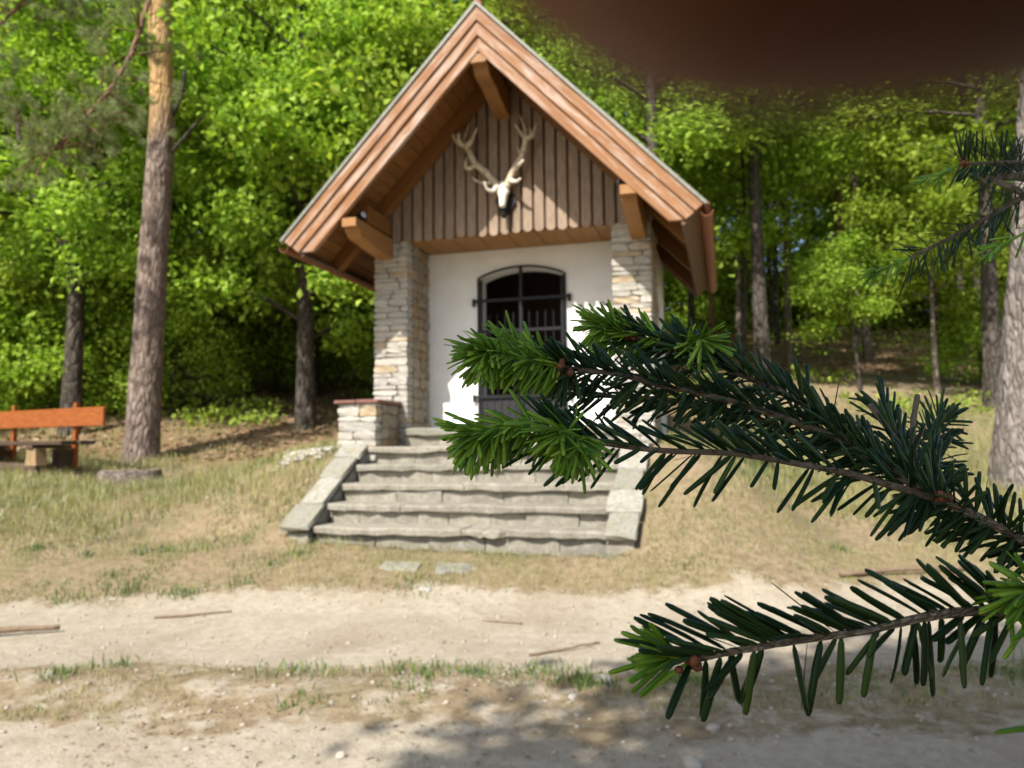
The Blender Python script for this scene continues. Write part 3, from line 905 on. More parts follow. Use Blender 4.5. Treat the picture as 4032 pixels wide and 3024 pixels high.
m.prism([(0.02 + 0.115 * math.cos(a) * (1 - 0.25 * (math.sin(a) < 0)), 2.49 + 0.125 * math.sin(a)) for a in np.linspace(0, 2 * PI, 18)[:-1]], -0.055, -0.018)
m.build('mount', 'black_hair', tro)
m = MB(); m.tube([(0.02, -0.10, 2.43), (0.02, -0.12, 2.385), (0.02, -0.125, 2.34), (0.02, -0.115, 2.305)], [0.030, 0.034, 0.034, 0.018], 10); m.build('nose', 'black_hair', tro, True)

# ------------------------------------------------------------------ spotlights
def spot(x, y, z, aim, label):
    o = empty('spotlight', (CX0 + cc * x - cs * y, CY0 + cs * x + cc * y, CZ + z), CYAW, label, 'spotlight', 'gable spotlights')
    a = Vector(aim).normalized()
    m = MB(); p = Vector((0, 0, 0.055))
    m.tube([tuple(p - a * 0.07), tuple(p - a * 0.05), tuple(p + a * 0.05), tuple(p + a * 0.056)], [0.026, 0.038, 0.042, 0.044], 14)
    m.build('housing', 'black_plastic', o, True)
    m = MB(); m.tube([tuple(p + a * 0.0565), tuple(p + a * 0.060)], [0.036, 0.030], 14); m.build('lens', 'lens_glass', o, True)
    m = MB(); m.tube([(0, 0, 0.0), (0, 0, 0.03)], [0.022, 0.014], 8); m.build('foot', 'black_plastic', o)
spot(-1.33, -0.72, 2.21, (0.8, -0.25, 0.25), 'black round spotlight on top of the left carved beam')
spot(1.36, -0.80, 2.27, (-0.85, -0.2, 0.2), 'small black spotlight on top of the right carved beam')

# ------------------------------------------------------------------ bench
bx, by = -5.0, 9.05
brz = math.atan2(-0.47, 0.88)
bench = empty('bench', (bx, by, gz(bx - 0.7, by + 0.35) - 0.03), brz, 'rustic wooden bench with glossy orange backrest plank beside the pine', 'bench')
m = MB(); m.box(-2.65, 0.0, 0.19, 0.235, 0.60, 0.83, 0.008)
o = m.build('backrest', 'bench_orange', bench); o.rotation_euler = (0.0, 0, 0)
for k, (y0, y1) in enumerate(((-0.25, -0.05), (-0.042, 0.16))):
    m = MB(); m.box(-2.6 + 0.02 * k, -0.10 + 0.03 * k, y0, y1, 0.375, 0.425, 0.006); m.build('seat_plank', 'bench_dark', bench)
for lx in (-0.72, -2.05):
    m = MB(); m.prism([(lx - 0.13, -0.1), (lx + 0.13, -0.1), (lx + 0.125, 0.13), (lx - 0.125, 0.13)], -0.24, -0.08); m.build('leg_base', 'bench_dark', bench)
    m = MB(); m.prism([(lx - 0.115, 0.132), (lx + 0.115, 0.132), (lx + 0.085, 0.33), (lx - 0.085, 0.33)], -0.225, -0.095); m.build('leg', 'bench_pale', bench)
    m = MB(); m.prism([(lx - 0.10, -0.1), (lx + 0.09, -0.1), (lx + 0.075, 0.33), (lx - 0.08, 0.33)], 0.08, 0.23); m.build('leg', 'bench_dark', bench)
    m = MB(); m.box(lx - 0.06, lx + 0.06, -0.25, 0.25, 0.332, 0.374, 0.004); m.build('bearer', 'bench_dark', bench)
    m = MB(); m.prism([(0.237, 0.05), (0.29, 0.05), (0.285, 0.90), (0.237, 0.90)], lx + 0.06, lx + 0.12, 'x'); m.build('back_post', 'bench_orange', bench)
m = MB(); m.tube([(-2.1, -0.05, 0.10), (-0.72, -0.05, 0.09)], [0.075, 0.07], 10); m.build('foot_log', 'bench_dark', bench, True)

# ------------------------------------------------------------------ stumps, rocks, sticks
def lump(name, mat, loc, r, h, seed, label, cat, group=None, top=True):
    q = random.Random(seed)
    n = 22
    v = []; f = []
    lv = [(0.0, 1.35), (0.12, 1.18), (0.4, 1.02), (0.9, 0.96), (1.0, 0.92)]
    amp = [q.uniform(-0.1, 0.1) for _ in range(n)]
    for t_, k in lv:
        for i in range(n):
            a = 2 * PI * i / n
            rr = r * (k + amp[i] * (1.6 - t_) + 0.05 * math.sin(5 * a))
            v.append((rr * math.cos(a), rr * math.sin(a), h * t_ - 0.04 + (q.uniform(-0.015, 0.015) if t_ == 1 else 0)))
    for j in range(len(lv) - 1):
        for i in range(n): f.append((j * n + i, j * n + (i + 1) % n, (j + 1) * n + (i + 1) % n, (j + 1) * n + i))
    m = MB(); m.add(v, f)
    o = empty(name, loc, q.uniform(0, 6), label, cat, group)
    m.build('bark', mat, o, True)
    k0 = (len(lv) - 1) * n
    m = MB(); m.add([(x * 0.985, y * 0.985, z + 0.003) for x, y, z in v[k0:]] + [(0, 0, h - 0.035)], [(i, (i + 1) % n, n) for i in range(n)])
    m.build('cut_top', 'cut_wood', o)
    return o
lump('tree_stump', 'stump_bark', (-4.55, 9.2, gz(-4.55, 9.2)), 0.35, 0.17, 3, 'low weathered grey stump at the foot of the big pine', 'stump')
def rock(loc, s, seed, mat='loose_stone'):
    q = random.Random(seed)
    bm = bmesh.new()
    bmesh.ops.create_icosphere(bm, subdivisions=2, radius=1)
    ph = [(q.uniform(1, 3), Vector((q.gauss(0, 1), q.gauss(0, 1), q.gauss(0, 1))).normalized(), q.uniform(0, 6)) for _ in range(6)]
    for w in bm.verts:
        d = sum(math.sin(k * 2 * w.co.dot(a) + p) for k, a, p in ph) * 0.06
        w.co *= 1 + d + q.uniform(-0.04, 0.04)
        w.co.x *= s[0]; w.co.y *= s[1]; w.co.z *= s[2]
        w.co.z += s[2] * 0.35
    me = bpy.data.meshes.new('stone'); bm.to_mesh(me); bm.free()
    me.materials.append(M[mat])
    return put('stone', me, None, loc, (0, 0, q.uniform(0, 6)))
SG = 'loose stones beside the track'
for k, (x, y, s, lab, mt) in enumerate((
    (-2.36, 2.98, (0.030, 0.022, 0.018), 'small pale stone on the near rut, left of the tan stone', 'loose_stone'),
    (-2.03, 2.93, (0.052, 0.034, 0.028), 'fist-sized tan stone on the near rut at lower left', 'loose_stone'),
    (-2.17, 2.94, (0.022, 0.018, 0.013), 'tiny dark-shaded stone just left of the tan stone', 'loose_stone'),
    (0.38, 3.46, (0.050, 0.034, 0.024), 'pale stone at the edge of the grass between the ruts', 'loose_stone'),
    (0.24, 3.30, (0.030, 0.020, 0.014), 'small white stone just before the pale stone between the ruts', 'white_rubble'),
    (0.60, 2.72, (0.040, 0.032, 0.022), 'grey stone lying in the foreground shade under the lowest fir branch', 'loose_stone'),
    (0.75, 3.02, (0.035, 0.028, 0.018), 'flat grey stone at the upper edge of the foreground shade', 'loose_stone'),
    (-0.62, 2.82, (0.022, 0.018, 0.013), 'small grey stone beside the small left patch of shade', 'loose_stone'),
    (-0.62, 5.45, (0.045, 0.03, 0.018), 'small white stone in the grass below the steps', 'white_rubble'),
    (-5.75, 15.0, (0.26, 0.20, 0.20), 'big pale boulder on the leaf litter between the pine and the chapel', 'white_rubble'))):
    o = rock((x, y, gz(x, y)), s, 40 + k, mt); tag(o, lab, 'stone', SG)
# two flat flags sunk in the grass in front of the steps
for k, (x, y, sx_, sy_, lab) in enumerate(((-0.86, 5.93, 0.15, 0.085, 'left flat flagstone sunk in the grass before the steps'), (-0.40, 5.88, 0.19, 0.10, 'right flat flagstone sunk in the grass before the steps'))):
    me = slab_mesh(-sx_, sx_, -sy_, sy_, -0.05, 0.02, 900 + k, 6, 0.06, 0.008).mesh('flagstone', 'cap_stone')
    o = put('flagstone', me, None, (x, y, gz(x, y) - 0.012), (0.16, 0.02, 0.2 * k - 0.1)); tag(o, lab, 'flagstone', 'flagstones before the steps')
def stick(pts, r, lab, seed):
    q = random.Random(seed)
    P = [(x, y, gz(x, y) + dz + r) for x, y, dz in pts]
    S = spline(P, 12)
    S += np.array([[q.uniform(-.006, .006), q.uniform(-.006, .006), 0] for _ in range(12)])
    m = MB(); m.tube([tuple(p) for p in S], list(np.linspace(r, r * 0.5, 12)), 6)
    me = m.mesh('stick', 'stick_wood', True)
    tag(put('stick', me), lab, 'stick', 'fallen sticks')
stick([(0.08, 4.02, 0), (0.22, 4.12, 0.0), (0.34, 4.18, 0.01), (0.46, 4.32, 0)], 0.008, 'long thin stick lying across the far rut', 1)
stick([(-3.35, 4.55, 0), (-3.0, 4.62, 0.01), (-2.72, 4.70, 0.0)], 0.028, 'thick grey stick on the far rut at the left edge', 2)
stick([(2.35, 5.62, 0.0), (2.8, 5.72, 0.02), (3.35, 5.80, 0)], 0.022, 'long grey stick on the grass behind the lowest fir branch', 3)
stick([(0.05, 4.75, 0), (-0.05, 4.78, 0.0), (-0.2, 4.82, 0)], 0.007, 'short dark twig on the far rut below the steps', 4)
stick([(-2.3, 5.0, 0), (-2.1, 5.04, 0.0), (-1.85, 5.13, 0)], 0.010, 'thin brown twig on the far rut at left', 5)

# white rubble strip left of the staircase, gravel on the ruts (uncountable)
def scatter_rocks(name, mat, pts, sizes, label, seed, flat=0.55):
    q = np.random.default_rng(seed)
    bm = bmesh.new(); bmesh.ops.create_icosphere(bm, subdivisions=1, radius=1)
    bv = np.array([w.co[:] for w in bm.verts]); bf = np.array([[w.index for w in f_.verts] for f_ in bm.faces]); bm.free()
    V = []; Fc = []
    for i, (p, s) in enumerate(zip(pts, sizes)):
        j = bv * (1 + q.uniform(-0.25, 0.25, (len(bv), 1)))
        a = q.uniform(0, 6.28); ca_, sa_ = math.cos(a), math.sin(a)
        sx_, sy_ = s * q.uniform(0.8, 1.4), s * q.uniform(0.6, 1.0)
        X = j[:, 0] * sx_; Y = j[:, 1] * sy_
        V.append(np.stack([ca_ * X - sa_ * Y + p[0], sa_ * X + ca_ * Y + p[1], j[:, 2] * s * flat + p[2] + s * 0.2], -1))
        Fc.append(bf + i * len(bv))
    me = np_mesh(name, np.vstack(V), np.vstack(Fc), mat)
    return tag(put(name, me), label, None, None, 'stuff')
q = np.random.default_rng(5)
N = 3800
X = q.uniform(-4.5, 4.5, N); Y = 2.3 + 3.2 * q.random(N) ** 1.0
S = 0.0035 + 0.013 * q.random(N) ** 4
keep = np.abs(X) < 0.72 * Y + 0.3
X, Y, S = X[keep], Y[keep], S[keep]
Z = height(X, Y)
scatter_rocks('gravel', 'loose_stone', list(zip(X, Y, Z)), S, 'fine gravel strewn over the sandy ruts', 6)
pts = []; sz = []
for k in range(260):
    tt = rnd.random()
    cx_, cy_ = -1.72 - 0.62 * tt + rnd.gauss(0, 0.05), 8.02 - 0.12 * tt + rnd.gauss(0, 0.09)
    pts.append((cx_, cy_, gz(cx_, cy_) + 0.01)); sz.append(rnd.uniform(0.012, 0.045))
scatter_rocks('stone_rubble', 'white_rubble', pts, sz, 'strip of white stone rubble left of the staircase top', 8)

# ------------------------------------------------------------------ grass and litter (uncountable)
def blades(name, mat, x, y, h, w, label, seed, lean=0.5):
    q = np.random.default_rng(seed)
    n = len(x)
    z = height(x, y)
    a = q.uniform(0, 2 * PI, n); la = q.uniform(0, 2 * PI, n)
    lk = np.abs(q.normal(0, lean, n))
    dx, dy = np.cos(a) * w, np.sin(a) * w
    lx, ly = np.cos(la) * lk * h, np.sin(la) * lk * h
    B = np.stack([x, y, z - 0.01], -1)
    side = np.stack([dx, dy, np.zeros(n)], -1)
    mid = B + np.stack([lx * 0.35, ly * 0.35, h * 0.6], -1)
    tip = B + np.stack([lx, ly, h * np.maximum(0.35, 1 - 0.35 * lk)], -1)
    V = np.stack([B - side, B + side, mid + side * 0.7, mid - side * 0.7, tip], 1).reshape(-1, 3)
    i = np.arange(n)[:, None] * 5
    T = np.concatenate([i + np.array([[0, 1, 2]]), i + np.array([[0, 2, 3]]), i + np.array([[3, 2, 4]])], 0)
    return tag(put(name, np_mesh(name, V, T, mat)), label, None, None, 'stuff')
def ok_ground(x, y, lo=0.52):
    p, l = masks(x, y)
    xc, yc = to_chapel(x, y)
    free = ~((np.abs(xc) < 1.57) & (yc > -1.78) & (yc < 2.6))
    return (p < lo) & free, p, l
q = np.random.default_rng(21)
def patch(x, y, k=1.3, o=0.0):
    s = np.zeros_like(x)
    for kk, a, p in WAV[:14]:
        s += np.sin(kk * k * (x * math.cos(a + o) + y * math.sin(a + o)) + p * 1.7 + o)
    return s / 3.2
N = 300000
Y = 3.2 + 10.5 * q.random(N) ** 1.15
X = q.uniform(-1, 1, N) * (0.88 * Y + 1.2)
g, p, l = ok_ground(X, Y)
dens = np.clip(0.62 + 0.75 * patch(X, Y), 0.06, 1) * (1 - 0.75 * l) * np.where(Y < 4.1, 0.28, 1)
g &= q.random(N) < dens
X, Y = X[g], Y[g]
xc, yc = to_chapel(X, Y)
far = sstep(5.6, 8.0, Y)
H = (0.038 + 0.085 * far) * q.uniform(0.5, 1.5, len(X))
blades('dry_grass', 'dry_blade', X, Y, H, 0.0022 + 0.0012 * far, 'short straw-coloured dry grass on the bank and between the ruts', 22)
N = 160000
Y = 3.2 + 10.0 * q.random(N)
X = q.uniform(-1, 1, N) * (0.88 * Y + 1.2)
g, p, l = ok_ground(X, Y)
pt = patch(X, Y, 2.1, 0.8)
g &= (pt > 0.42) | ((q.random(N) < 0.16) & (pt > -0.2)) | ((Y < 4.0) & (Y > 3.4) & (pt > 0.45))
g &= q.random(N) < (1 - 0.8 * l) * np.where(Y < 4, 0.5, 0.75)
X, Y = X[g], Y[g]
H = (0.035 + 0.06 * sstep(5.6, 8.0, Y)) * q.uniform(0.5, 1.5, len(X))
blades('green_grass', 'green_blade', X, Y, H, np.full(len(X), 0.003), 'sparse green grass among the straw', 23, 0.7)
# clumps of weeds
tx = []; ty = []
for k in range(110):
    y = rnd.uniform(3.3, 9.5); x = rnd.uniform(-1, 1) * (0.7 * y + 0.3)
    gk, p, l = ok_ground(np.array([x]), np.array([y]), 0.6)
    if not gk[0]: continue
    n = rnd.randint(25, 70); r = rnd.uniform(0.03, 0.09)
    tx += list(x + npr.normal(0, r, n)); ty += list(y + npr.normal(0, r, n))
for (x, y, n, r) in ((-2.35, 5.55, 150, 0.10), (0.32, 3.45, 130, 0.06), (-3.1, 5.42, 60, 0.08), (2.25, 3.55, 160, 0.12), (2.6, 3.6, 120, 0.12), (0.75, 3.5, 90, 0.07), (-0.7, 5.55, 140, 0.16), (-0.45, 3.7, 120, 0.14), (-1.0, 3.7, 90, 0.12), (0.1, 3.72, 110, 0.14)):
    tx += list(x + npr.normal(0, r, n)); ty += list(y + npr.normal(0, r * 0.7, n))
tx, ty = np.array(tx), np.array(ty)
blades('weed_tufts', 'green_blade', tx, ty, npr.uniform(0.03, 0.085, len(tx)), np.full(len(tx), 0.0042), 'small green weed tufts dotted over the bank', 24, 0.9)
# fallen leaves on the forest floor
N = 26000
Y = 10.5 + 18 * q.random(N) ** 1.3
X = q.uniform(-1, 1, N) * (0.75 * Y + 1)
g, p, l = ok_ground(X, Y)
g &= q.random(N) < np.clip(l + 0.1, 0, 1)
X, Y = X[g], Y[g]
Z = height(X, Y) + 0.012
n = len(X)
a = q.uniform(0, 2 * PI, n); s = q.uniform(0.03, 0.07, n)
u = np.stack([np.cos(a) * s, np.sin(a) * s, q.uniform(-0.3, 0.5, n) * s], -1)
w = np.stack([-np.sin(a) * s * 0.6, np.cos(a) * s * 0.6, q.uniform(-0.3, 0.5, n) * s], -1)
Pc = np.stack([X, Y, Z], -1)
V = np.stack([Pc - u, Pc - w, Pc + u, Pc + w], 1).reshape(-1, 3)
Fq = np.arange(n)[:, None] * 4 + np.array([[0, 1, 2, 3]])
tag(put('leaf_litter', np_mesh('leaf_litter', V, Fq, 'litter')), 'brown fallen leaves covering the forest floor', None, None, 'stuff')

N = 14000
Y = 2.4 + 3.6 * q.random(N)
X = q.uniform(-1, 1, N) * (0.72 * Y + 0.5)
dk = patch(X, Y, 1.7, 1.9)
g = (q.random(N) < np.clip(0.3 + 0.55 * dk, 0.04, 1) * np.where((Y > 2.95) & (Y < 3.9) | (Y > 5.1), 1.0, 0.45))
X, Y = X[g], Y[g]; n = len(X)
Z = height(X, Y) + 0.005
a = q.normal(0, 0.9, n); s = q.uniform(0.004, 0.016, n)
u = np.stack([np.cos(a) * s, np.sin(a) * s, q.uniform(-0.1, 0.25, n) * s], -1)
w = np.stack([-np.sin(a) * s, np.cos(a) * s, q.uniform(-0.1, 0.3, n) * s], -1) * q.uniform(0.12, 0.5, n)[:, None]
Pc = np.stack([X, Y, Z], -1)
V = np.stack([Pc - u, Pc - w, Pc + u, Pc + w], 1).reshape(-1, 3)
tag(put('track_debris', np_mesh('track_debris', V, np.arange(n)[:, None] * 4 + np.array([[0, 1, 2, 3]]), 'litter')), 'bits of dry leaf and twig strewn over the ruts', None, None, 'stuff')

# ------------------------------------------------------------------ broadleaf trees
def leaf_cloud(centers, radii, per, size, seed, flat=0.85, up=0.55):
    """small folded leaves spread round clump centres; returns V, F(tri)"""
    q = np.random.default_rng(seed)
    C = np.repeat(np.asarray(centers), per, 0)
    Rr = np.repeat(np.asarray(radii), per)
    n = len(C)
    P = C + q.normal(0, 1, (n, 3)) * (Rr * 0.55)[:, None] * np.array([1, 1, flat])
    nrm = q.normal(0, 1, (n, 3)) * 0.75 + np.array([0, 0, up])
    nrm /= np.linalg.norm(nrm, axis=1)[:, None]
    d = q.normal(0, 1, (n, 3)); d[:, 2] -= 0.35
    d -= nrm * (d * nrm).sum(1)[:, None]
    d /= np.linalg.norm(d, axis=1)[:, None]
    s = np.cross(nrm, d)
    L = size * q.uniform(0.65, 1.25, n)[:, None]
    Wd = L * q.uniform(0.28, 0.38, n)[:, None]
    A = P - d * L * 0.5; T = P + d * L * 0.5 - nrm * L * 0.12
    lft = P + s * Wd + nrm * L * 0.10 + d * L * 0.08; rgt = P - s * Wd + nrm * L * 0.10 + d * L * 0.08
    V = np.stack([A, rgt, T, lft], 1).reshape(-1, 3)
    i = np.arange(n)[:, None] * 4
    F_ = np.concatenate([i + np.array([[0, 1, 2]]), i + np.array([[0, 2, 3]])], 1).reshape(-1, 3)
    return V, F_
def make_tree(seed, H, base_h, R, r0, limbs, subs, per, size, lean=0.0, lower=0.6, trunk=None, forks=()):
    q = random.Random(seed)
    mb = MB()
    if trunk is None:
        ax = q.uniform(-1, 1) * lean; ay = q.uniform(-1, 1) * lean
        tp = []
        for i in range(9):
            t = i / 8
            tp.append((ax * t * H + 0.10 * math.sin(3 * t + seed) * t * 1.5, ay * t * H + 0.10 * math.cos(2.3 * t + seed) * t * 1.5, H * t - 0.25 * (i == 0)))
    else:
        tp = trunk
    tpa = spline(tp, 18)
    rad_ = [r0 * (1.35 if i == 0 else 1.12 if i == 1 else 1) * max(0.10, (1 - 0.9 * (i / 17) ** 1.1)) for i in range(18)]
    mb.tube([tuple(p) for p in tpa], rad_, 10, False)
    for fk in forks:
        mb.tube([tuple(p) for p in spline(fk[0], 8)], list(np.linspace(fk[1], fk[1] * 0.4, 8)), 7, False)
    cen = []; rr = []
    zs = tpa[:, 2]
    for i in range(limbs):
        t = (i + 0.5) / limbs
        h = base_h + (H * 0.97 - base_h) * t
        bp = np.array([np.interp(h, zs, tpa[:, k]) for k in range(3)])
        az = i * 2.399 + q.uniform(-0.4, 0.4)
        prof = (lower + (1 - lower) * math.sin(min(t * 1.7, 1) * PI / 2)) * (1 - 0.55 * max(0, t - 0.55) / 0.45)
        L = R * prof * q.uniform(0.75, 1.15)
        el = q.uniform(0.05, 0.55) + 0.5 * max(0, t - 0.7)
        d = np.array([math.cos(az) * math.cos(el), math.sin(az) * math.cos(el), math.sin(el)])
        e = bp + d * L + np.array([0, 0, -0.10 * L])
        mid = bp + d * L * 0.5 + np.array([q.uniform(-.12, .12), q.uniform(-.12, .12), 0.05 * L])
        rl = max(0.012, r0 * 0.32 * (1 - 0.6 * t))
        S_ = spline([bp, mid, e], 7)
        mb.tube([tuple(p) for p in S_], list(np.linspace(rl, rl * 0.25, 7)), 5, False)
        for j in range(subs):
            f_ = q.uniform(0.30, 1.0)
            k = min(int(f_ * 6), 5)
            sp_ = S_[k] + (S_[k + 1] - S_[k]) * (f_ * 6 - k)
            a2 = az + q.choice((-1, 1)) * q.uniform(0.3, 1.5)
            l2 = q.uniform(0.25, 0.55) * (0.5 + 0.5 * L / R) * R * 0.5
            d2 = np.array([math.cos(a2), math.sin(a2), q.uniform(-0.2, 0.45)])
            ep = sp_ + d2 * l2
            if j % 2 == 0:
                mb.tube([tuple(sp_), tuple(ep)], [rl * 0.35, rl * 0.1], 4, False)
            for f3 in (0.45, 1.0):
                cen.append(sp_ + d2 * l2 * f3 + np.array([q.gauss(0, .06), q.gauss(0, .06), q.gauss(0, .05)]))
                rr.append(q.uniform(0.20, 0.46))
    V, F_ = leaf_cloud(cen, rr, per, size, seed + 500)
    return mb, V, F_
def tree_meshes(name, bark_mat, leaf_mat, **kw):
    mb, V, F_ = make_tree(**kw)
    return mb.mesh(name + '_trunk', bark_mat, True), np_mesh(name + '_crown', V, F_, leaf_mat)
def rebark(me, mat):
    c = me.copy(); c.materials.clear(); c.materials.append(M[mat]); return c
VAR = {
    'low_a': tree_meshes('low_a', 'oak_bark', 'oak_leaf', seed=1, H=9.0, base_h=1.25, R=2.7, r0=0.15, limbs=28, subs=9, per=44, size=0.125, lean=0.03),
    'low_b': tree_meshes('low_b', 'oak_bark', 'oak_leaf', seed=2, H=8.2, base_h=1.1, R=2.9, r0=0.13, limbs=26, subs=9, per=44, size=0.125, lean=0.04),
    'high_a': tree_meshes('high_a', 'oak_bark', 'oak_leaf', seed=3, H=11.5, base_h=3.7, R=3.0, r0=0.16, limbs=28, subs=9, per=40, size=0.125, lean=0.02),
    'high_b': tree_meshes('high_b', 'oak_bark', 'oak_leaf', seed=4, H=12.5, base_h=4.2, R=2.8, r0=0.14, limbs=28, subs=9, per=40, size=0.125, lean=0.03),
    'pole': tree_meshes('pole', 'pale_bark', 'far_leaf', seed=5, H=13.5, base_h=4.4, R=2.6, r0=0.09, limbs=22, subs=6, per=32, size=0.15, lean=0.02),
    'pole_b': tree_meshes('pole_b', 'oak_bark', 'far_leaf', seed=8, H=14.5, base_h=3.2, R=2.9, r0=0.11, limbs=26, subs=6, per=32, size=0.16, lean=0.03),
    'sapling': tree_meshes('sapling', 'pale_bark', 'oak_leaf', seed=6, H=4.2, base_h=1.7, R=1.7, r0=0.055, limbs=15, subs=8, per=40, size=0.105, lean=0.05, lower=0.9),
    'bush': tree_meshes('bush', 'oak_bark', 'oak_leaf', seed=7, H=2.3, base_h=0.15, R=1.3, r0=0.04, limbs=18, subs=8, per=36, size=0.095, lean=0.05, lower=0.9),
}
RB = {}
def tree(x, y, var, label, group, s=1.0, rz=None, bark_mat=None, name='oak_tree', cat='tree', dz=0.0):
    tm, cm = VAR[var]
    if bark_mat:
        if (var, bark_mat) not in RB: RB[(var, bark_mat)] = rebark(tm, bark_mat)
        tm = RB[(var, bark_mat)]
    o = empty(name, (x, y, gz(x, y) - 0.03 + dz), rnd.uniform(0, 6.28) if rz is None else rz, label, cat, group)
    o.scale = (s, s, s * rnd.uniform(0.95, 1.08))
    put('trunk', tm, o); put('crown', cm, o)
    return o
G1 = 'leafy oaks behind the chapel'
near = [
    (-3.36, 12.5, 'low_a', 'oak with a straight dark trunk standing between the pine and the chapel', 1.0, 0.6),
    (-9.6, 13.6, 'low_a', 'broad low-branched oak at the left edge behind the bench', 1.0, 1.0),
    (-8.2, 16.0, 'low_b', 'bushy oak behind the forked trunk at left', 1.05, 2.0),
    (-5.6, 14.6, 'low_b', 'bright green oak directly behind the big pine trunk', 1.0, 4.2),
    (-4.1, 15.6, 'low_a', 'bright oak seen between the pine and the left roof slope', 1.05, 3.1),
    (-1.9, 14.2, 'low_a', 'bright leafy oak rising just behind the left roof slope', 1.1, 5.0),
    (0.3, 15.5, 'high_b', 'tall oak behind the roof ridge', 1.1, 0.3),
    (2.6, 14.2, 'high_a', 'leafy oak behind the right roof slope', 1.0, 2.2),
    (5.0, 15.2, 'high_b', 'oak with spreading branches right of the roof under the finger', 1.12, 4.0),
    (8.4, 13.4, 'high_a', 'oak with wide horizontal boughs at right behind the far-right pine', 1.0, 1.3),
    (10.6, 17.0, 'high_b', 'oak at the right edge behind the far-right pine', 1.1, 5.5),
    (-11.8, 17.0, 'low_a', 'oak at the far left edge of the wood', 1.15, 0.9),
]
for x, y, var, lab, s, rz in near:
    tree(x, y, var, lab, G1, s, rz)
G2 = 'crowd of slim trees in the wood behind'
LB2 = 'slim tree among the crowd of trunks in the wood behind the chapel'
back = [(7.6, 25.5, 'pole'), (9.0, 26.4, 'pole'), (10.2, 22.4, 'pole'), (11.4, 26.2, 'pole'), (13.4, 24.0, 'pole'), (12.0, 30.5, 'pole'), (14.2, 30.0, 'pole'), (8.6, 31.6, 'pole'), (6.4, 24.2, 'pole'), (5.6, 28.6, 'pole'), (-2.5, 29, 'low_a'), (-8.5, 30, 'low_b'), (-13, 32, 'low_a'), (0.5, 30, 'low_b'), (3.5, 38, 'low_a'), (7, 41, 'low_b'), (17, 38, 'low_a'), (21, 37, 'low_b'), (24, 33, 'low_a'), (5.5, 45, 'low_a'), (27, 43, 'low_a'), (11.5, 31, 'low_b'), (15.5, 32.5, 'low_a'), (18.5, 29.5, 'low_b'), (9.0, 33.5, 'low_a'), (6.8, 34.5, 'low_b'), (22.5, 30.5, 'low_a'), (4.8, 35.5, 'low_a'), (2.2, 31, 'low_b'), (-5, 41, 'low_b'), (-18, 34, 'low_b'), (-6.4, 19.5, 'low_a'), (-10.2, 21.0, 'low_b'), (-3.0, 19.0, 'low_b'), (-0.6, 20.5, 'pole_b'), (-13.5, 23.0, 'low_a'), (-7.8, 24.5, 'pole_b'), (-4.6, 24.0, 'pole_b'), (-1.6, 26.0, 'pole_b'), (-11.5, 28.0, 'pole_b'), (-15.5, 29, 'pole_b'), (-6.0, 30, 'pole_b'), (-18, 26, 'low_a'),
        (3.6, 19.5, 'pole'), (5.2, 22.0, 'pole'), (6.9, 19.0, 'pole'), (8.0, 23.0, 'pole'), (9.4, 20.2, 'pole'), (10.6, 24.5, 'pole'), (12.4, 21.0, 'pole'), (7.2, 27.5, 'pole'), (4.2, 27.0, 'pole_b'), (12.6, 28.0, 'pole'), (14.8, 25.0, 'pole_b'), (16.8, 30.0, 'pole'), (2.0, 24.0, 'pole_b'), (5.8, 32.0, 'pole'), (15.0, 35.0, 'pole_b'), (19.5, 33.0, 'pole_b'), (8.0, 37.0, 'pole_b'), (2.4, 35.0, 'pole_b'), (-2.0, 35.0, 'pole_b'), (-9.0, 36.0, 'pole_b'), (-15.0, 37.0, 'pole_b'), (-21, 35, 'pole_b'), (20, 40, 'pole_b'), (25, 38, 'pole_b')]
bk = ['pale_bark', 'oak_bark', 'pale_bark', 'red_bark', 'oak_bark']
for k, (x, y, var) in enumerate(back):
    side = 'left of the chapel' if x < -1.5 else 'behind the chapel roof' if x < 4 else 'right of the chapel'
    bc = {'pale_bark': 'pale-barked', 'oak_bark': 'dark-barked', 'red_bark': 'reddish-barked'}[bk[k % 5]]
    kind_ = 'low-branched bushy' if var.startswith('low') else 'tall slim'
    dist = 'in the wood' if y < 27 else 'far back in the wood'
    lab = f'{bc} {kind_} tree {dist} {side}'
    tree(x, y, var, lab, lab + ' group', rnd.uniform(0.9, 1.15), None, bk[k % 5], 'forest_tree')
# saplings and shrubs
tree(6.9, 15.2, 'sapling', 'bright young oak with low boughs left of the slender sapling', 'saplings and shrubs', 0.72, 2.6, 'oak_bark', 'sapling')
tree(5.3, 17.6, 'sapling', 'young oak in the gap just right of the roof eave', 'saplings and shrubs', 1.45, 4.4, 'oak_bark', 'sapling')
tree(8.1, 14.6, 'sapling', 'slender bright sapling on the grass in front of the right-hand wood', 'saplings and shrubs', 1.0, 0.4, None, 'sapling')
tree(-3.55, 13.4, 'sapling', 'bright leafy young oak between the big pine and the dark straight trunk', 'saplings and shrubs', 1.5, 1.1, 'oak_bark', 'sapling')
tree(-2.05, 13.0, 'sapling', 'bright leafy young oak against the left roof eave', 'saplings and shrubs', 1.4, 3.3, 'oak_bark', 'sapling')
for k in range(16):
    tree(4.5 + k * 1.25, 29.5 + 2.5 * math.sin(k * 2.1), 'bush', 'green thicket shrub far back in the right-hand wood', 'thicket at the back of the wood', 1.35, None, None, 'shrub', 'shrub', -0.55)
for k in range(9):
    tree(-1.0 - k * 1.6, 21.5 + 1.5 * math.sin(k * 2.1), 'bush', 'green thicket shrub deep in the left-hand wood', 'thicket deep in the left wood', 1.3, None, None, 'shrub', 'shrub', -0.5)
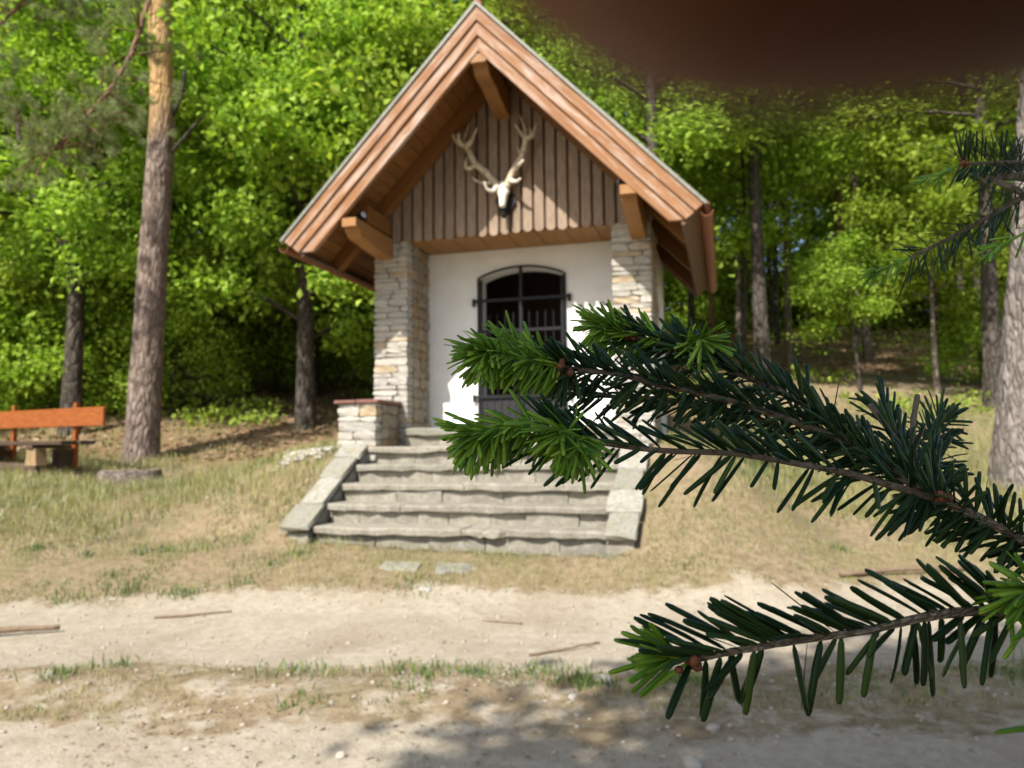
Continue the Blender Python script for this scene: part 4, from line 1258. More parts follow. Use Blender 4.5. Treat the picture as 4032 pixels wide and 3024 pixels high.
for k, (x, y, s, lab) in enumerate(((-9.2, 13.0, 1.15, 'dense green shrub behind the bench at the left edge'), (-7.6, 13.6, 1.0, 'green shrub behind the forked trunk'), (-5.9, 13.4, 0.8, 'small green shrub just right of the forked trunk'), (-5.0, 16.2, 1.0, 'green shrub in the shade behind the pine'), (-2.6, 16.0, 1.0, 'dark green shrub at the wood edge left of the chapel'), (9.6, 15.6, 0.7, 'small green shrub beside the slender sapling at right'))):
    tree(x, y, 'bush', lab, 'saplings and shrubs', s, None, None, 'shrub', 'shrub')
cen = []; rr = []
qg = random.Random(91)
while len(cen) < 900:
    y = 12.5 + 22 * qg.random() ** 1.2; x = qg.uniform(-0.75, 0.75) * y
    if -2.2 < x < 2.0 and y < 14: continue
    if patch(np.array([x]), np.array([y]), 0.6, 0.3)[0] < (0.1 if x > 2 else 0.45): continue
    cen.append((x, y, gz(x, y) + qg.uniform(0.02, 0.22))); rr.append(qg.uniform(0.2, 0.5))
V, F_ = leaf_cloud(cen, rr, 16, 0.10, 92, 0.3)
tag(put('ground_cover', np_mesh('ground_cover', V, F_, 'far_leaf')), 'low green undergrowth on the forest floor', None, None, 'stuff')
# forked oak at left
ft = make_tree(seed=31, H=7.6, base_h=2.3, R=2.3, r0=0.155, limbs=26, subs=9, per=46, size=0.112,
               trunk=[(0, 0, -0.3), (0.02, 0, 1.1), (0.03, 0, 2.2), (-0.03, 0, 2.9), (0.10, 0, 3.6), (0.15, 0.1, 4.4), (0.2, 0.2, 6.0), (0.1, 0.2, 7.6)],
               forks=[([(0, 0, 2.5), (-0.22, -0.05, 3.1), (-0.52, 0, 3.42), (-0.9, 0.1, 4.2), (-1.2, 0.2, 5.4)], 0.11)])
o = empty('oak_tree', (-6.9, 12.0, gz(-6.9, 12.0)), 0, 'dark forked oak trunk standing behind the bench', 'tree', G1)
put('trunk', ft[0].mesh('forked_trunk', 'oak_bark', True), o); put('crown', np_mesh('forked_crown', ft[1], ft[2], 'oak_leaf'), o)
# trees that stand outside the picture and shade the foreground, the bench and the pine
VAR['shade'] = tree_meshes('shade', 'oak_bark', 'oak_leaf', seed=12, H=8.6, base_h=4.3, R=2.5, r0=0.14, limbs=32, subs=12, per=70, size=0.16)
tree(-1.5, -3.75, 'shade', 'oak standing behind the camera that shades the near rut', 'oaks outside the view', 0.93, 0.5)
tree(0.5, -4.1, 'shade', 'oak standing further behind the camera beside the track', 'oaks outside the view', 0.93, 2.5)

for k, (x, y, var) in enumerate(((13.2, 11.6, 'high_a'), (15.5, 15.5, 'low_a'), (18.5, 12.0, 'high_b'), (20.5, 18.0, 'low_b'), (17.5, 21.0, 'pole_b'), (23.0, 14.5, 'low_a'), (25.5, 21.0, 'low_b'), (27, 27, 'low_a'))):
    tree(x, y, var, 'oak of the wood beyond the right edge of the view', 'oaks outside the view', 1.0)
for k, (x, y, var) in enumerate(((-14.0, 12.0, 'low_b'), (-16.5, 15.0, 'low_a'), (-15.5, 9.0, 'high_a'), (-19.0, 12.0, 'low_b'), (-20.5, 18.0, 'low_a'), (-23, 24, 'low_b'), (-24, 14, 'low_a'))):
    tree(x, y, var, 'oak of the wood beyond the left edge of the view', 'oaks outside the view', 1.0)

# ------------------------------------------------------------------ pines
def pine_trunk(name, pts, radii, mat, seed, n=46, seg=28):
    q = np.random.default_rng(seed)
    S_ = spline(pts, n)
    Rr = np.interp(np.linspace(0, 1, n), np.linspace(0, 1, len(radii)), radii)
    v, f = tube_vf([tuple(p) for p in S_], list(Rr), seg, True)
    v = np.array(v)
    ax = np.repeat(S_, seg, 0)
    d = v - ax
    th = np.tile(np.arange(seg), n) / seg * 2 * PI
    zz = np.repeat(np.linspace(0, 1, n), seg)
    rel = 0.03 * np.sin(7 * th + 9 * zz) + 0.025 * np.sin(11 * th - 23 * zz) + q.uniform(-0.035, 0.035, len(v))
    rel += 0.42 * np.exp(-zz * 34) * (0.6 + 0.4 * np.sin(5 * th + 1))
    v = ax + d * (1 + rel)[:, None]
    m = MB(); m.add([tuple(p) for p in v], f)
    return m.mesh(name, mat, True)
pine = empty('pine_tree', (-5.05, 10.5, gz(-5.05, 10.5)), 0, 'big pine with grey bark turning orange towards the top, beside the bench', 'tree')
zb_ = gz(-5.05, 10.5)
put('trunk', pine_trunk('pine_trunk', [(0, 0, -0.3), (0.0, 0, 0.1), (0.03, 0, 1.2), (0.10, 0, 3.14), (0.16, 0, 4.8), (0.10, 0, 6.16), (0.02, 0, 7.6), (0.1, 0.1, 10.5), (0, 0, 12.5)], [0.27, 0.235, 0.205, 0.185, 0.165, 0.155, 0.145, 0.10, 0.05], 'pine_bark', 4), pine)
for pts, r in (([(0.2, 0, 4.2), (0.42, -0.05, 4.4), (0.75, -0.1, 4.75), (1.0, -0.1, 4.85)], 0.028), ([(0.25, 0, 4.75), (0.42, 0, 5.15), (0.47, 0, 5.5)], 0.05)):
    m = MB(); m.tube([tuple(p) for p in spline(pts, 8)], list(np.linspace(r, r * 0.5, 8)), 7); m.build('dead_branch', 'oak_bark', pine, True)
def pine_foliage(path, seed, twigs, tl, ncl, per, rad0, parent, nm):
    q = random.Random(seed); qn = np.random.default_rng(seed)
    S_ = spline(path, 24)
    m = MB(); m.tube([tuple(p) for p in S_], list(np.linspace(rad0, rad0 * 0.35, 24)), 7)
    cl = []; dr = []
    for i in range(twigs):
        k = q.randint(3, 23)
        a = Vector((q.gauss(0, 1), q.gauss(0, 1), q.gauss(0.1, 0.7))).normalized()
        l = q.uniform(0.4, 1.0) * tl
        p0 = Vector(S_[k]); p1 = p0 + a * l * 0.6 + Vector((0, 0, 0.04)); p2 = p0 + a * l + Vector((0, 0, 0.02))
        m.tube([tuple(p0), tuple(p1), tuple(p2)], [rad0 * 0.3, rad0 * 0.2, rad0 * 0.1], 4, False)
        for j in range(ncl):
            t_ = 0.35 + 0.65 * (j + 1) / ncl
            off = Vector((q.gauss(0, .09), q.gauss(0, .09), q.gauss(0, .07)))
            cl.append(p0.lerp(p2, t_) + off); dr.append(a + off * 4)
    br = m.build('branch', 'pine_bark_grey' if nm else 'red_bark', parent, True)
    C = np.repeat(np.array([c[:] for c in cl]), per, 0)
    D = np.repeat(np.array([d[:] for d in dr]), per, 0) * 0.9
    n = len(C)
    D = D + qn.normal(0, 0.75, (n, 3))
    D /= np.linalg.norm(D, axis=1)[:, None]
    C = C - D * 0.0 + qn.normal(0, 0.025, (n, 3))
    s = np.cross(D, qn.normal(0, 1, (n, 3))); s /= np.linalg.norm(s, axis=1)[:, None]
    L = qn.uniform(0.05, 0.085, n)[:, None]
    w = 0.0034
    V = np.stack([C - s * w, C + s * w, C + D * L + s * w * 0.5, C + D * L - s * w * 0.5], 1).reshape(-1, 3)
    o = put('needles', np_mesh('pine_needles', V, np.arange(n)[:, None] * 4 + np.array([[0, 1, 2, 3]]), 'pine_needle'), br)
    o['kind'] = 'stuff'
def rel(pts, o): return [(x - o[0], y - o[1], z - o[2]) for x, y, z in pts]
PO = (-5.05, 10.5, zb_)
pine_foliage(rel([(-4.95, 10.45, 8.4), (-4.79, 9.8, 7.03), (-4.78, 9.4, 6.11), (-4.93, 9.2, 5.53), (-5.14, 9.0, 5.04), (-5.4, 8.9, 4.65), (-5.56, 8.8, 4.53)], PO), 3, 62, 0.8, 4, 70, 0.040, pine, 0)
pine_foliage(rel([(-5.0, 10.45, 8.9), (-5.9, 10.1, 7.8), (-6.6, 9.9, 7.0), (-7.1, 9.8, 6.3)], PO), 5, 40, 0.8, 4, 70, 0.035, pine, 0)
pine_foliage(rel([(-5.0, 10.5, 8.7), (-5.7, 10.2, 8.1), (-6.3, 9.9, 7.5), (-6.8, 9.6, 7.0)], PO), 6, 36, 0.8, 4, 70, 0.03, pine, 0)
for k in range(9):
    a = k * 2.4; z0 = 9.0 + k * 0.4
    pine_foliage([(0.1, 0.1, z0), (0.9 * math.cos(a), 0.9 * math.sin(a), z0 + 0.3), (1.9 * math.cos(a), 1.9 * math.sin(a), z0 + 0.35)], 60 + k, 16, 0.6, 3, 30, 0.03, pine, 0)
pine2 = empty('pine_tree', (5.28, 8.0, gz(5.28, 8.0)), 0, 'grey-barked pine trunk cut by the right edge of the picture', 'tree')
put('trunk', pine_trunk('pine_trunk_grey', [(0, 0, -0.3), (0.0, 0, 0.1), (0.08, 0, 0.85), (0.30, 0, 2.5), (0.50, 0, 4.3), (0.62, 0, 5.4), (0.8, 0, 8.5), (0.9, 0, 11)], [0.34, 0.31, 0.28, 0.26, 0.24, 0.22, 0.16, 0.06], 'pine_bark_grey', 9), pine2)
for k in range(8):
    a = k * 2.4; z0 = 8.0 + k * 0.4
    pine_foliage([(0.75, 0.0, z0), (0.75 + 0.9 * math.cos(a), 0.9 * math.sin(a), z0 + 0.3), (0.75 + 1.8 * math.cos(a), 1.8 * math.sin(a), z0 + 0.35)], 80 + k, 14, 0.6, 3, 30, 0.03, pine2, 0)

# ------------------------------------------------------------------ fir in the foreground
FX, FY = 1.02, 0.62
fir = empty('fir_tree', (FX, FY, gz(FX, FY)), 0, 'young fir reaching dark needled branches with fresh green tips in from the right', 'tree')
FO = Vector((FX, FY, gz(FX, FY)))
ST = [(0.0, 0.35), (0.08, 0.8), (0.35, 1.0), (0.70, 1.0), (0.93, 0.9), (1.0, 0.5)]
def needle_template(curve):
    v = []
    for t_, w in ST:
        z = -curve * t_ * t_
        v += [(t_, w, z), (t_, 0, z + 0.13 * w), (t_, -w, z), (t_, 0, z - 0.20 * w)]
    return v
NF = []
for i in range(len(ST) - 1):
    for k in range(4): NF.append((i * 4 + k, i * 4 + (k + 1) % 4, (i + 1) * 4 + (k + 1) % 4, (i + 1) * 4 + k))
NF += [(3, 2, 1, 0), tuple((len(ST) - 1) * 4 + k for k in range(4))]
NFA = np.array(NF)
def needle_arrays(items):
    """items: (origin, dir, up, length, halfwidth, curve)"""
    V = []; Fs = []
    for i, (p, d, u, L, w, cv) in enumerate(items):
        s = np.cross(u, d); s /= np.linalg.norm(s) + 1e-9
        u2 = np.cross(d, s)
        tmpl = np.array([(a * L, b * w, -cv * L * a * a + (c_ * w)) for (a, b, c_) in NT0])
        V.append(p + tmpl[:, :1] * d + tmpl[:, 1:2] * s + tmpl[:, 2:3] * u2)
        Fs.append(NFA + i * len(tmpl))
    return np.vstack(V), np.vstack(Fs)
NT0 = needle_template(0.0)
SINGLE = []
for cv in (0.0, 0.10, 0.22):
    w0 = 1.0
    me = bpy.data.meshes.new('needle')
    me.from_pydata([(a, b * 0.052, -cv * a * a + c_ * 0.052) for a, b, c_ in NT0], [], NF)
    me.polygons.foreach_set('use_smooth', np.ones(len(NF), dtype=bool))
    me.materials.append(M['fir_needle_single'])
    SINGLE.append((cv, me))
fq = random.Random(77)
ALL_OLD = []
def shoot(path, n, L, ranks, seed, droop=0.0, t0=0.0, t1=1.0, wd=None):
    """path base->tip; ranks: list of (phi centre, phi spread, alpha lo, alpha hi, weight)"""
    q = random.Random(seed)
    S_ = spline(path, 60)
    out = []
    ws = [r[4] for r in ranks]
    for i in range(n):
        f_ = t0 + (t1 - t0) * (i + q.random()) / n
        k = min(int(f_ * 59), 58)
        p = S_[k] + (S_[k + 1] - S_[k]) * (f_ * 59 - k)
        t_ = S_[k + 1] - S_[k]; t_ = t_ / (np.linalg.norm(t_) + 1e-9)
        sd = np.cross(t_, (0, 0, 1)); sd /= np.linalg.norm(sd) + 1e-9
        up = np.cross(sd, t_)
        r = q.choices(ranks, ws)[0]
        lk = (r[5] if len(r) > 5 else 1.0) * (0.70 + 0.36 * q.random())
        ph = math.radians(q.gauss(r[0], r[1]))
        al = math.radians(q.uniform(r[2], r[3]))
        rad_ = sd * math.cos(ph) + up * math.sin(ph)
        d = t_ * math.cos(al) + rad_ * math.sin(al)
        d = d + np.array((0, 0, -droop)); d /= np.linalg.norm(d)
        un = t_ * math.sin(al) - rad_ * math.cos(al)
        un = np.array((0.0, -0.75, 0.65)) + np.array([q.gauss(0, .30) for _ in range(3)])
        un = un - d * float(np.dot(un, d)); un /= np.linalg.norm(un) + 1e-9
        out.append((p + rad_ * 0.0012, d, un, L * lk, (0.00098 if wd is None else wd) * q.uniform(0.85, 1.15), q.choice((0.0, 0.10, 0.10, 0.22))))
    return out
def stem(path, r0, r1, mat='twig_bark', n=30):
    S_ = spline(path, n)
    q = random.Random(len(path))
    m = MB(); m.tube([tuple(Vector(p) - FO) for p in S_], [r1 + (r0 - r1) * (1 - i / (n - 1)) ** 3 + q.uniform(-1, 1) * 0.00012 for i in range(n)], 8)
    return m.build('branch', mat, fir, True)
BR = {
 'A0': [(0.0583, 0.4, 1.1371), (0.0776, 0.395, 1.1316), (0.0932, 0.39, 1.1257), (0.1111, 0.385, 1.1153), (0.1354, 0.38, 1.1038), (0.1562, 0.375, 1.0863), (0.174, 0.37, 1.0705), (0.1953, 0.36, 1.053)],
 'A1': [(0.0224, 0.355, 1.1156), (0.0308, 0.36, 1.1149), (0.0506, 0.362, 1.1125), (0.0712, 0.365, 1.1072), (0.0905, 0.367, 1.1032), (0.11, 0.37, 1.0985), (0.1327, 0.372, 1.0909), (0.1556, 0.374, 1.0818), (0.174, 0.37, 1.0705)],
 'A2': [(0.0164, 0.33, 1.0858), (0.0338, 0.332, 1.0811), (0.064, 0.335, 1.0768), (0.0914, 0.337, 1.0755), (0.1091, 0.34, 1.0732), (0.1351, 0.345, 1.0686), (0.1555, 0.35, 1.0644), (0.1831, 0.356, 1.0565), (0.1953, 0.36, 1.053)],
 'A1b': [(0.0311, 0.4, 1.1062), (0.054, 0.4, 1.1043), (0.078, 0.4, 1.1028), (0.1031, 0.395, 1.098), (0.1251, 0.39, 1.0916), (0.1443, 0.38, 1.0808), (0.174, 0.37, 1.0705)],
 'A3': [(0.1953, 0.36, 1.053), (0.2167, 0.36, 1.0436), (0.237, 0.362, 1.0326), (0.2673, 0.37, 1.0183), (0.3282, 0.4, 0.9989), (0.6, 0.49, 0.93), (FX, FY, 0.86)],
 'A4': [(0.1921, 0.4, 1.0985), (0.1912, 0.385, 1.0801), (0.1929, 0.37, 1.0626), (0.1953, 0.36, 1.053)],
 'A5': [(0.2600, 0.47, 1.0928), (0.2328, 0.43, 1.0776), (0.2049, 0.38, 1.0621), (0.1953, 0.36, 1.053)],
 'B': [(0.0558, 0.255, 1.0099), (0.0758, 0.258, 1.0124), (0.0954, 0.262, 1.0142), (0.1188, 0.266, 1.016), (0.1429, 0.27, 1.0197), (0.165, 0.275, 1.0203), (0.1818, 0.28, 1.0184), (0.2157, 0.3, 1.0143), (0.5, 0.42, 0.90), (FX, FY, 0.72)],
 'C1': [(0.1797, 0.3, 1.1897), (0.197, 0.31, 1.194), (0.2195, 0.32, 1.1975), (0.2515, 0.34, 1.2008), (0.55, 0.46, 1.18), (FX, FY, 1.10)],
 'C2': [(0.1423, 0.27, 1.1447), (0.1643, 0.28, 1.1553), (0.1849, 0.29, 1.166), (0.205, 0.3, 1.1764), (0.2364, 0.32, 1.1897), (0.2515, 0.34, 1.2008)],
}
KC = 1.75
def push(p): return (p[0] * KC, p[1] * KC, HC + (p[2] - HC) * KC)
BR['C1'] = [push(p) for p in BR['C1'][:4]] + [(FX, FY + 0.02, 1.26)]
BR['C2'] = [push(p) for p in BR['C2'][:5]] + [push(BR['C2'][4])]
BR['C2'][-1] = (FX, FY - 0.02, 1.20)
for k in BR: BR[k] = [np.array(p) for p in BR[k][::-1]]
NEW = {
 'tA0': ('A0', [(0.0623, 0.4, 1.1362), (0.0520, 0.4, 1.1400), (0.0450, 0.4, 1.1420)], 80),
 'tA0b': ('A0', [(0.0886, 0.39, 1.1282), (0.0922, 0.385, 1.1303), (0.0945, 0.375, 1.1300)], 40),
 'tA0c': ('A0', [(0.0758, 0.39, 1.1324), (0.066, 0.4, 1.1390), (0.0581, 0.41, 1.1428)], 60),
 'tA1': ('A1', [(0.0244, 0.355, 1.1154), (0.0031, 0.35, 1.1191), (-0.0086, 0.345, 1.1210), (-0.0135, 0.342, 1.1208)], 150),
 'tA1b': ('A1', [(0.0284, 0.365, 1.1172), (0.0102, 0.375, 1.1253), (0.0015, 0.38, 1.1290), (-0.0035, 0.385, 1.1306)], 85),
 'tA2': ('A2', [(0.0184, 0.33, 1.0856), (0.0006, 0.325, 1.0869), (-0.0108, 0.32, 1.0855), (-0.0170, 0.317, 1.0842)], 120),
 'tA2b': ('A2', [(0.0283, 0.33, 1.0827), (0.0226, 0.320, 1.0850), (0.0192, 0.314, 1.0845)], 36),
 'tA2c': ('A2', [(0.0304, 0.331, 1.0827), (0.0271, 0.322, 1.0817), (0.0276, 0.314, 1.0785)], 30),
 'tB': ('B', [(0.0568, 0.255, 1.0099), (0.0520, 0.254, 1.0114), (0.0475, 0.252, 1.0126)], 24),
 'tC1': ('C1', [(0.1797, 0.3, 1.1897), (0.1709, 0.295, 1.185), (0.1607, 0.29, 1.1803)], 70),
 'tC2': ('C2', [(0.1423, 0.27, 1.1447), (0.1324, 0.262, 1.1406), (0.1225, 0.255, 1.137)], 60),
 'tC3': ('C2', [(0.1989, 0.28, 1.1602), (0.1816, 0.27, 1.1524), (0.1682, 0.265, 1.1462)], 80),
 'tR1': ('B', [(0.1880, 0.280, 1.0180), (0.1802, 0.268, 1.0280), (0.1702, 0.262, 1.0301)], 60),
 'tR2': ('B', [(0.1750, 0.277, 1.0190), (0.1550, 0.22, 1.0200), (0.1400, 0.19, 1.0150), (0.1310, 0.185, 1.010)], 45),
 'tR3': ('B', [(0.1800, 0.278, 1.0180), (0.1640, 0.23, 1.0050), (0.1480, 0.205, 1.0000), (0.1400, 0.20, 0.9962)], 30),
}
for k in ('tC1', 'tC2', 'tC3'): NEW[k] = (NEW[k][0], [push(p) for p in NEW[k][1]], 12)
UPC = (100, 24, 32, 50, 5); DNC = (-95, 22, 62, 95, 3); SDC = (180, 35, 40, 70, 1.2); SDA = (0, 35, 40, 70, 1.2)
SPEC = {
 'A0': dict(n=330, wd=0.00098, L=0.0215, ranks=[(90, 45, 22, 48, 5), (185, 35, 35, 65, 3), (-5, 35, 35, 65, 3), (-90, 30, 45, 75, 1.6)]),
 'A1': dict(n=280, wd=0.00098, L=0.0205, ranks=[(95, 40, 25, 48, 5), (185, 35, 35, 65, 2.5), (-5, 35, 35, 65, 2.5), (-90, 30, 50, 80, 2.2)]),
 'A1b': dict(n=130, L=0.018, ranks=[(90, 40, 25, 45, 3), (-90, 40, 30, 70, 3), (0, 40, 30, 60, 2), (180, 40, 30, 60, 2)]),
 'A2': dict(n=150, wd=0.00105, L=0.0235, ranks=[(98, 22, 26, 44, 6), (-95, 20, 38, 62, 2.6, 1.18), SDC, SDA]),
 'A3': dict(n=150, L=0.0215, ranks=[(90, 40, 55, 85, 3), (-90, 40, 40, 80, 4), SDC, SDA], t1=1.0, t0=0.55),
 'A4': dict(n=90, wd=0.00098, L=0.0205, ranks=[(90, 60, 10, 50, 3), (180, 50, 15, 45, 3), (0, 50, 15, 55, 2), (-90, 40, 20, 50, 1)]),
 'A5': dict(n=170, wd=0.00098, L=0.0210, ranks=[(90, 60, 40, 75, 3), (180, 60, 40, 75, 3), (0, 60, 40, 75, 3)]),
 'B': dict(n=104, wd=0.00118, L=0.0275, ranks=[(97, 17, 28, 42, 6), (-92, 16, 62, 100, 2.0, 0.92), (-110, 20, 25, 50, 1.0, 0.7), (150, 20, 35, 55, 0.7)], t0=0.33),
 'C1': dict(n=170, wd=0.00062, L=0.0225, ranks=[(95, 22, 68, 92, 4), (-110, 25, 22, 42, 3)], t0=0.2),
 'C2': dict(n=200, wd=0.00058, L=0.0225, ranks=[(115, 25, 25, 42, 4), (-80, 30, 40, 75, 3)]),
}
stems = {}; old = {}
sd_ = 500
for k, p in BR.items():
    thick = k in ('A3', 'B', 'C1', 'C2')
    S0 = p[0]
    stems[k] = stem(p, 0.0055 if thick else 0.0022, 0.0012 if k != 'A3' else 0.0022, 'twig_bark', 60 if thick else 30)
    sp_ = dict(SPEC[k]); n_, L_ = sp_.pop('n'), sp_.pop('L'); rk = sp_.pop('ranks')
    old[k] = shoot(p, n_, L_, rk, sd_, **sp_); sd_ += 1
# the 290 needles that show largest are objects of their own, the rest joined per branch
cand = []
for k in ('B', 'A2', 'A1', 'C1', 'A3'):
    for it in old[k]:
        e = it[0] + it[1] * it[3]
        if it[0][1] < 0.12: continue
        sx_ = abs(it[0][0] / it[0][1])
        if sx_ > 0.70: continue
        pl = math.hypot(e[0] / e[1] - it[0][0] / it[0][1], (e[2] - HC) / e[1] - (it[0][2] - HC) / it[0][1])
        cand.append((pl, k, id(it), it))
cand.sort(key=lambda c: -c[0])
single_ids = set()
for pl, k, i_, it in cand[:290]:
    single_ids.add(i_)
    p, d, u, L, w, cv = it
    s = np.cross(u, d); s /= np.linalg.norm(s); u2 = np.cross(d, s)
    mw = Matrix(((d[0], s[0], u2[0], 0), (d[1], s[1], u2[1], 0), (d[2], s[2], u2[2], 0), (0, 0, 0, 1)))
    me = [mm for c_, mm in SINGLE if c_ == cv][0]
    o = put('needle', me, stems[k])
    sw = w / 0.052
    o.matrix_local = Matrix.Translation(Vector(p) - FO) @ mw @ Matrix.Diagonal((L, sw, L if sw < 0 else sw if cv == 0 else L, 1))
    if cv != 0:   # keep curve in proportion: the thin axis scales with length
        o.matrix_local = Matrix.Translation(Vector(p) - FO) @ mw @ Matrix.Diagonal((L, sw, L * 0.6, 1))
for k, its in old.items():
    rest = [it for it in its if id(it) not in single_ids]
    V, F_ = needle_arrays(rest)
    o = put('needles', np_mesh('needles', V - np.array(FO), F_, 'fir_needle_old', True), stems[k]); o['kind'] = 'stuff'
for k, (par, path, n_) in NEW.items():
    path = [np.array(p) for p in path]
    S_ = spline(path, 14)
    m = MB(); m.tube([tuple(Vector(p) - FO) for p in S_], list(np.linspace(0.0011, 0.0006, 14)), 6)
    so = m.build('new_shoot', 'fir_needle_new', stems[par], True)
    fwd_ = k in ('tB', 'tR1', 'tR2', 'tR3', 'tC1', 'tC2', 'tC3')
    its = shoot(path, int(n_ * 1.1), 0.0180, [(90, 80, 8, 40, 3), (-90, 80, 8, 50, 2.4)], sd_, 0.05, 0.0, 1.0, 0.00085) if fwd_ else shoot(path, int(n_ * 1.5), 0.0178, [(90, 70, 28, 60, 3), (-90, 70, 35, 75, 2.4), (180, 50, 35, 70, 2), (0, 50, 35, 70, 2)], sd_, 0.40, 0.0, 1.0, 0.00084); sd_ += 1
    its += shoot(path, max(8, n_ // 6), 0.013, [(90, 90, 5, 35, 1), (-90, 90, 5, 35, 1)], sd_, 0.1, 0.85, 1.0, 0.0009); sd_ += 1
    V, F_ = needle_arrays(its)
    o = put('new_needles', np_mesh('new_needles', V - np.array(FO), F_, 'fir_needle_new', True), so); o['kind'] = 'stuff'
# bud scales where the new shoots break
for (par, p, n_) in (('A1', (0.0225, 0.352, 1.1150), 11), ('B', (0.0565, 0.253, 1.0090), 6), ('A2', (0.0175, 0.328, 1.0850), 5), ('A0', (0.0600, 0.397, 1.1360), 5), ('C1', push((0.1800, 0.298, 1.1890)), 6), ('A0', (0.1000, 0.382, 1.1225), 3), ('A3', (0.1960, 0.355, 1.0535), 7)):
    m = MB()
    for i in range(n_):
        bm = bmesh.new(); bmesh.ops.create_icosphere(bm, subdivisions=1, radius=1)
        r = fq.uniform(0.0010, 0.0021)
        c = np.array(p) + np.array([fq.gauss(0, .0018) for _ in range(3)]) - np.array(FO)
        m.add([(c[0] + w.co.x * r * fq.uniform(.8, 1.3), c[1] + w.co.y * r, c[2] + w.co.z * r * fq.uniform(.8, 1.2)) for w in bm.verts], [[w.index for w in f_.verts] for f_ in bm.faces])
        bm.free()
    m.build('bud', 'bud', stems[par], True)
# bare twig stubs
for pts in (([(0.1935, 0.372, 1.066), (0.188, 0.383, 1.084), (0.1815, 0.39, 1.0985)]), ([(0.1935, 0.372, 1.066), (0.200, 0.385, 1.086), (0.2085, 0.395, 1.1030)])):
    m = MB(); m.tube([tuple(Vector(p) - FO) for p in spline(pts, 9)], [0.0013 + 0.0003 * (i % 2) for i in range(9)], 7); m.build('bare_twig', 'twig_bark', stems['A3'], True)
# trunk and the branches that stay outside the picture
m = MB(); m.tube([(0.02 * math.sin(i), 0.02 * math.cos(i), i * 0.3 - 0.15) for i in range(11)], list(np.linspace(0.055, 0.012, 11)), 12); m.build('trunk', 'pale_bark', fir, True)
for i in range(22):
    az = math.radians(-150 + 195 * ((i * 0.618) % 1))
    z0 = 0.35 + 2.3 * i / 22
    l = 0.95 * (1 - 0.65 * i / 22)
    d = np.array((math.cos(az), math.sin(az), 0))
    b0 = np.array(FO) + np.array((0, 0, z0))
    path = [b0, b0 + d * l * 0.5 + np.array((0, 0, 0.06)), b0 + d * l + np.array((0, 0, 0.02))]
    so = stem(path, 0.009, 0.0025, 'twig_bark', 12)
    its = shoot(path, 260, 0.030, [(90, 50, 30, 60, 3), (180, 40, 40, 70, 3), (0, 40, 40, 70, 3), (-90, 30, 50, 80, 1)], 800 + i)
    for sgn in (-1, 1):
        for f_ in (0.4, 0.65, 0.85):
            q0 = spline(path, 21)[int(f_ * 20)]
            a2 = az + sgn * 0.8
            e = q0 + np.array((math.cos(a2), math.sin(a2), 0.0)) * l * 0.42 * (1.2 - f_)
            its += shoot([q0, (q0 + e) / 2 + np.array((0, 0, 0.015)), e], 90, 0.028, [(90, 50, 30, 60, 3), (180, 40, 40, 70, 3), (0, 40, 40, 70, 3)], 900 + i)
    V, F_ = needle_arrays(its)
    o = put('needles', np_mesh('needles', V - np.array(FO), F_, 'fir_needle_old'), so); o['kind'] = 'stuff'

# ------------------------------------------------------------------ hand with one finger over the lens, holding a phone
hand_m = Matrix.Translation((0, 0, HC)) @ Matrix.Rotation(PITCH, 4, 'X') @ Matrix.Rotation(-ROLL, 4, 'Y')
ph = MB()
bm = bmesh.new()
bmesh.ops.create_cube(bm, size=1)
for w in bm.verts: w.co = (0.055 + w.co.x * 0.147, -0.0062 + w.co.y * 0.0078, -0.0175 + w.co.z * 0.0715)
es = [e for e in bm.edges if abs((e.verts[0].co - e.verts[1].co).y) > 0.004]
bmesh.ops.bevel(bm, geom=es, offset=0.009, segments=4, affect='EDGES')
bm.verts.index_update()
ph.add([w.co[:] for w in bm.verts], [[w.index for w in f_.verts] for f_ in bm.faces]); bm.free()
phone = empty('smartphone', (0, 0, 0), 0, 'black smartphone taking the picture, held in one hand', 'phone')
phone.matrix_world = hand_m
ph.build('body', 'black_plastic', phone)
m = MB(); m.box(-0.012, 0.123, -0.0106, -0.01015, -0.0505, 0.0155); m.build('screen', 'lens_glass', phone)
for du, dv in ((0.0, -0.019), (0.019, -0.01)):
    m = MB(); m.tube([(du, -0.0022, dv), (du, -0.0009, dv)], [0.0065, 0.0062], 20); m.build('lens_ring', 'black_plastic', phone)

hm = MB()
def limb(pts, radii, n=14, seg=14):
    S_ = spline([tuple(c * 0.001 for c in p) for p in pts], n)
    R_ = np.interp(np.linspace(0, 1, n), np.linspace(0, 1, len(radii)), radii) * 0.001
    P = [tuple(p) for p in S_]; R_ = list(R_)
    def cap(p, d, r):
        return [(tuple(np.array(p) + d * r * math.sin(a)), r * math.cos(a)) for a in (0.35, 0.7, 1.05, 1.35)]
    d1 = np.array(P[-1]) - np.array(P[-2]); d1 /= np.linalg.norm(d1)
    ce = cap(P[-1], d1, R_[-1])
    hm.tube(P + [c[0] for c in ce], R_ + [c[1] for c in ce], seg)
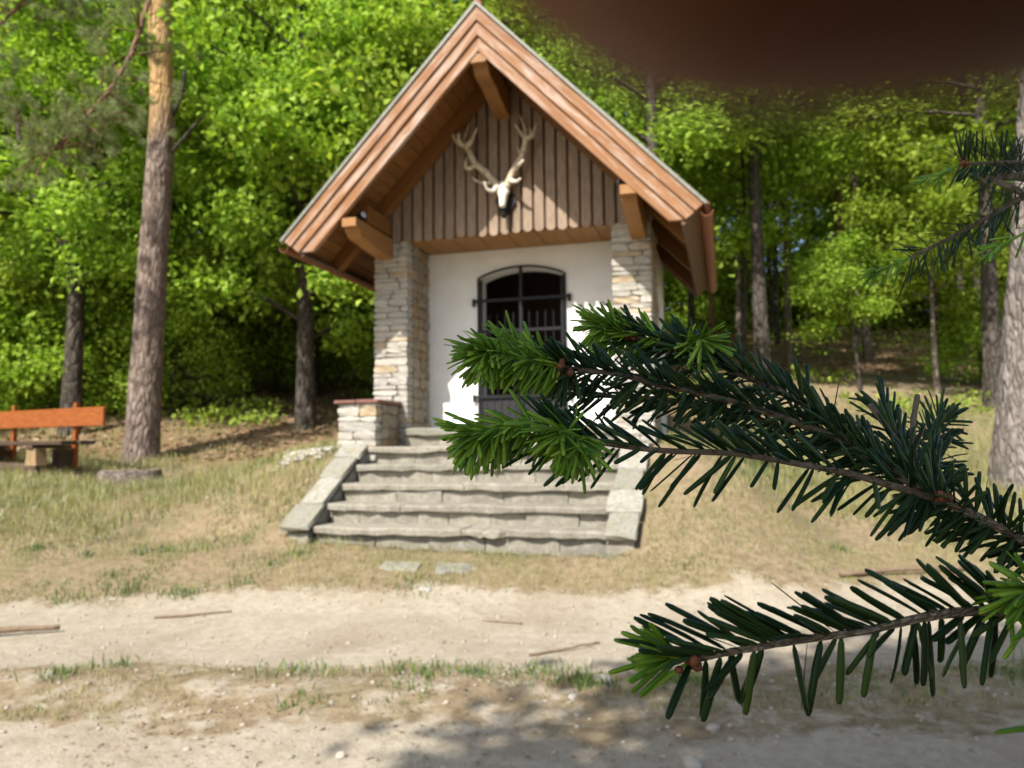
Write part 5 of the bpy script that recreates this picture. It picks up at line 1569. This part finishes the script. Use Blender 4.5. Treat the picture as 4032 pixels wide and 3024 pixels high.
# (right, forward, up) in millimetres
limb([(128, 14, -2), (86, 22, 18), (46, 18, 20), (22, 15, 15.6), (5.0, 13.6, 12.7)], [11, 9.6, 9.0, 8.5, 7.7], 22, 18)
limb([(132, 18, -18), (100, 31, -12), (74, 24, -14), (60, 14, -17)], [11, 9.6, 8.8, 7.8])
limb([(134, 17, -36), (104, 30, -31), (80, 22, -33), (67, 12, -36)], [10.5, 9.2, 8.4, 7.4])
limb([(134, 14, -52), (110, 26, -49), (92, 19, -51), (82, 11, -54)], [9.5, 8.0, 7.2, 6.4])
limb([(148, -2, -48), (140, -20, -26), (118, -24, -10), (96, -20, -4)], [15, 12, 10, 8.6])
limb([(136, 12, -4), (146, 6, -30), (150, 0, -60), (160, -8, -92)], [14, 20, 24, 23])
limb([(142, 14, -20), (146, 10, -40), (152, 2, -70)], [16, 18, 20])
limb([(152, -4, -70), (164, -14, -110), (190, -50, -190), (225, -110, -300)], [22, 23, 28, 33], 16, 18)
hand = hm.build('hand', 'skin', None, True)
hand.matrix_world = hand_m
tag(hand, 'blurred dark finger of a hand reaching over the lens at the top right', 'hand')
rm = hand.modifiers.new('Remesh', 'REMESH'); rm.mode = 'VOXEL'; rm.voxel_size = 0.0011; rm.use_smooth_shade = True
sm = hand.modifiers.new('Smooth', 'SMOOTH'); sm.factor = 0.5; sm.iterations = 6
m = MB()
v = []; f = []
for i in range(7):
    for j in range(7):
        a = -0.75 + 1.5 * j / 6
        s = i / 6
        hw = 1.0 if 0 < i < 6 else 0.8
        v.append((0.0045 + 0.0125 * s - 0.002 * math.cos(a), 0.0139 + 0.0081 * math.cos(a * hw) + 0.0010 * s, 0.0134 + 0.0085 * math.sin(a * hw) + 0.0026 * s))
for i in range(6):
    for j in range(6): f.append((i * 7 + j, i * 7 + j + 1, (i + 1) * 7 + j + 1, (i + 1) * 7 + j))
m.add(v, f)
nl = m.build('fingernail', 'nail', hand, True)
sl = nl.modifiers.new('Solidify', 'SOLIDIFY'); sl.thickness = 0.0005
m = MB(); m.tube([(0.200, -0.066, -0.220), (0.225, -0.110, -0.300), (0.27, -0.19, -0.44)], [0.038, 0.043, 0.052], 16); slv = m.build('sleeve', 'sleeve', hand, True)
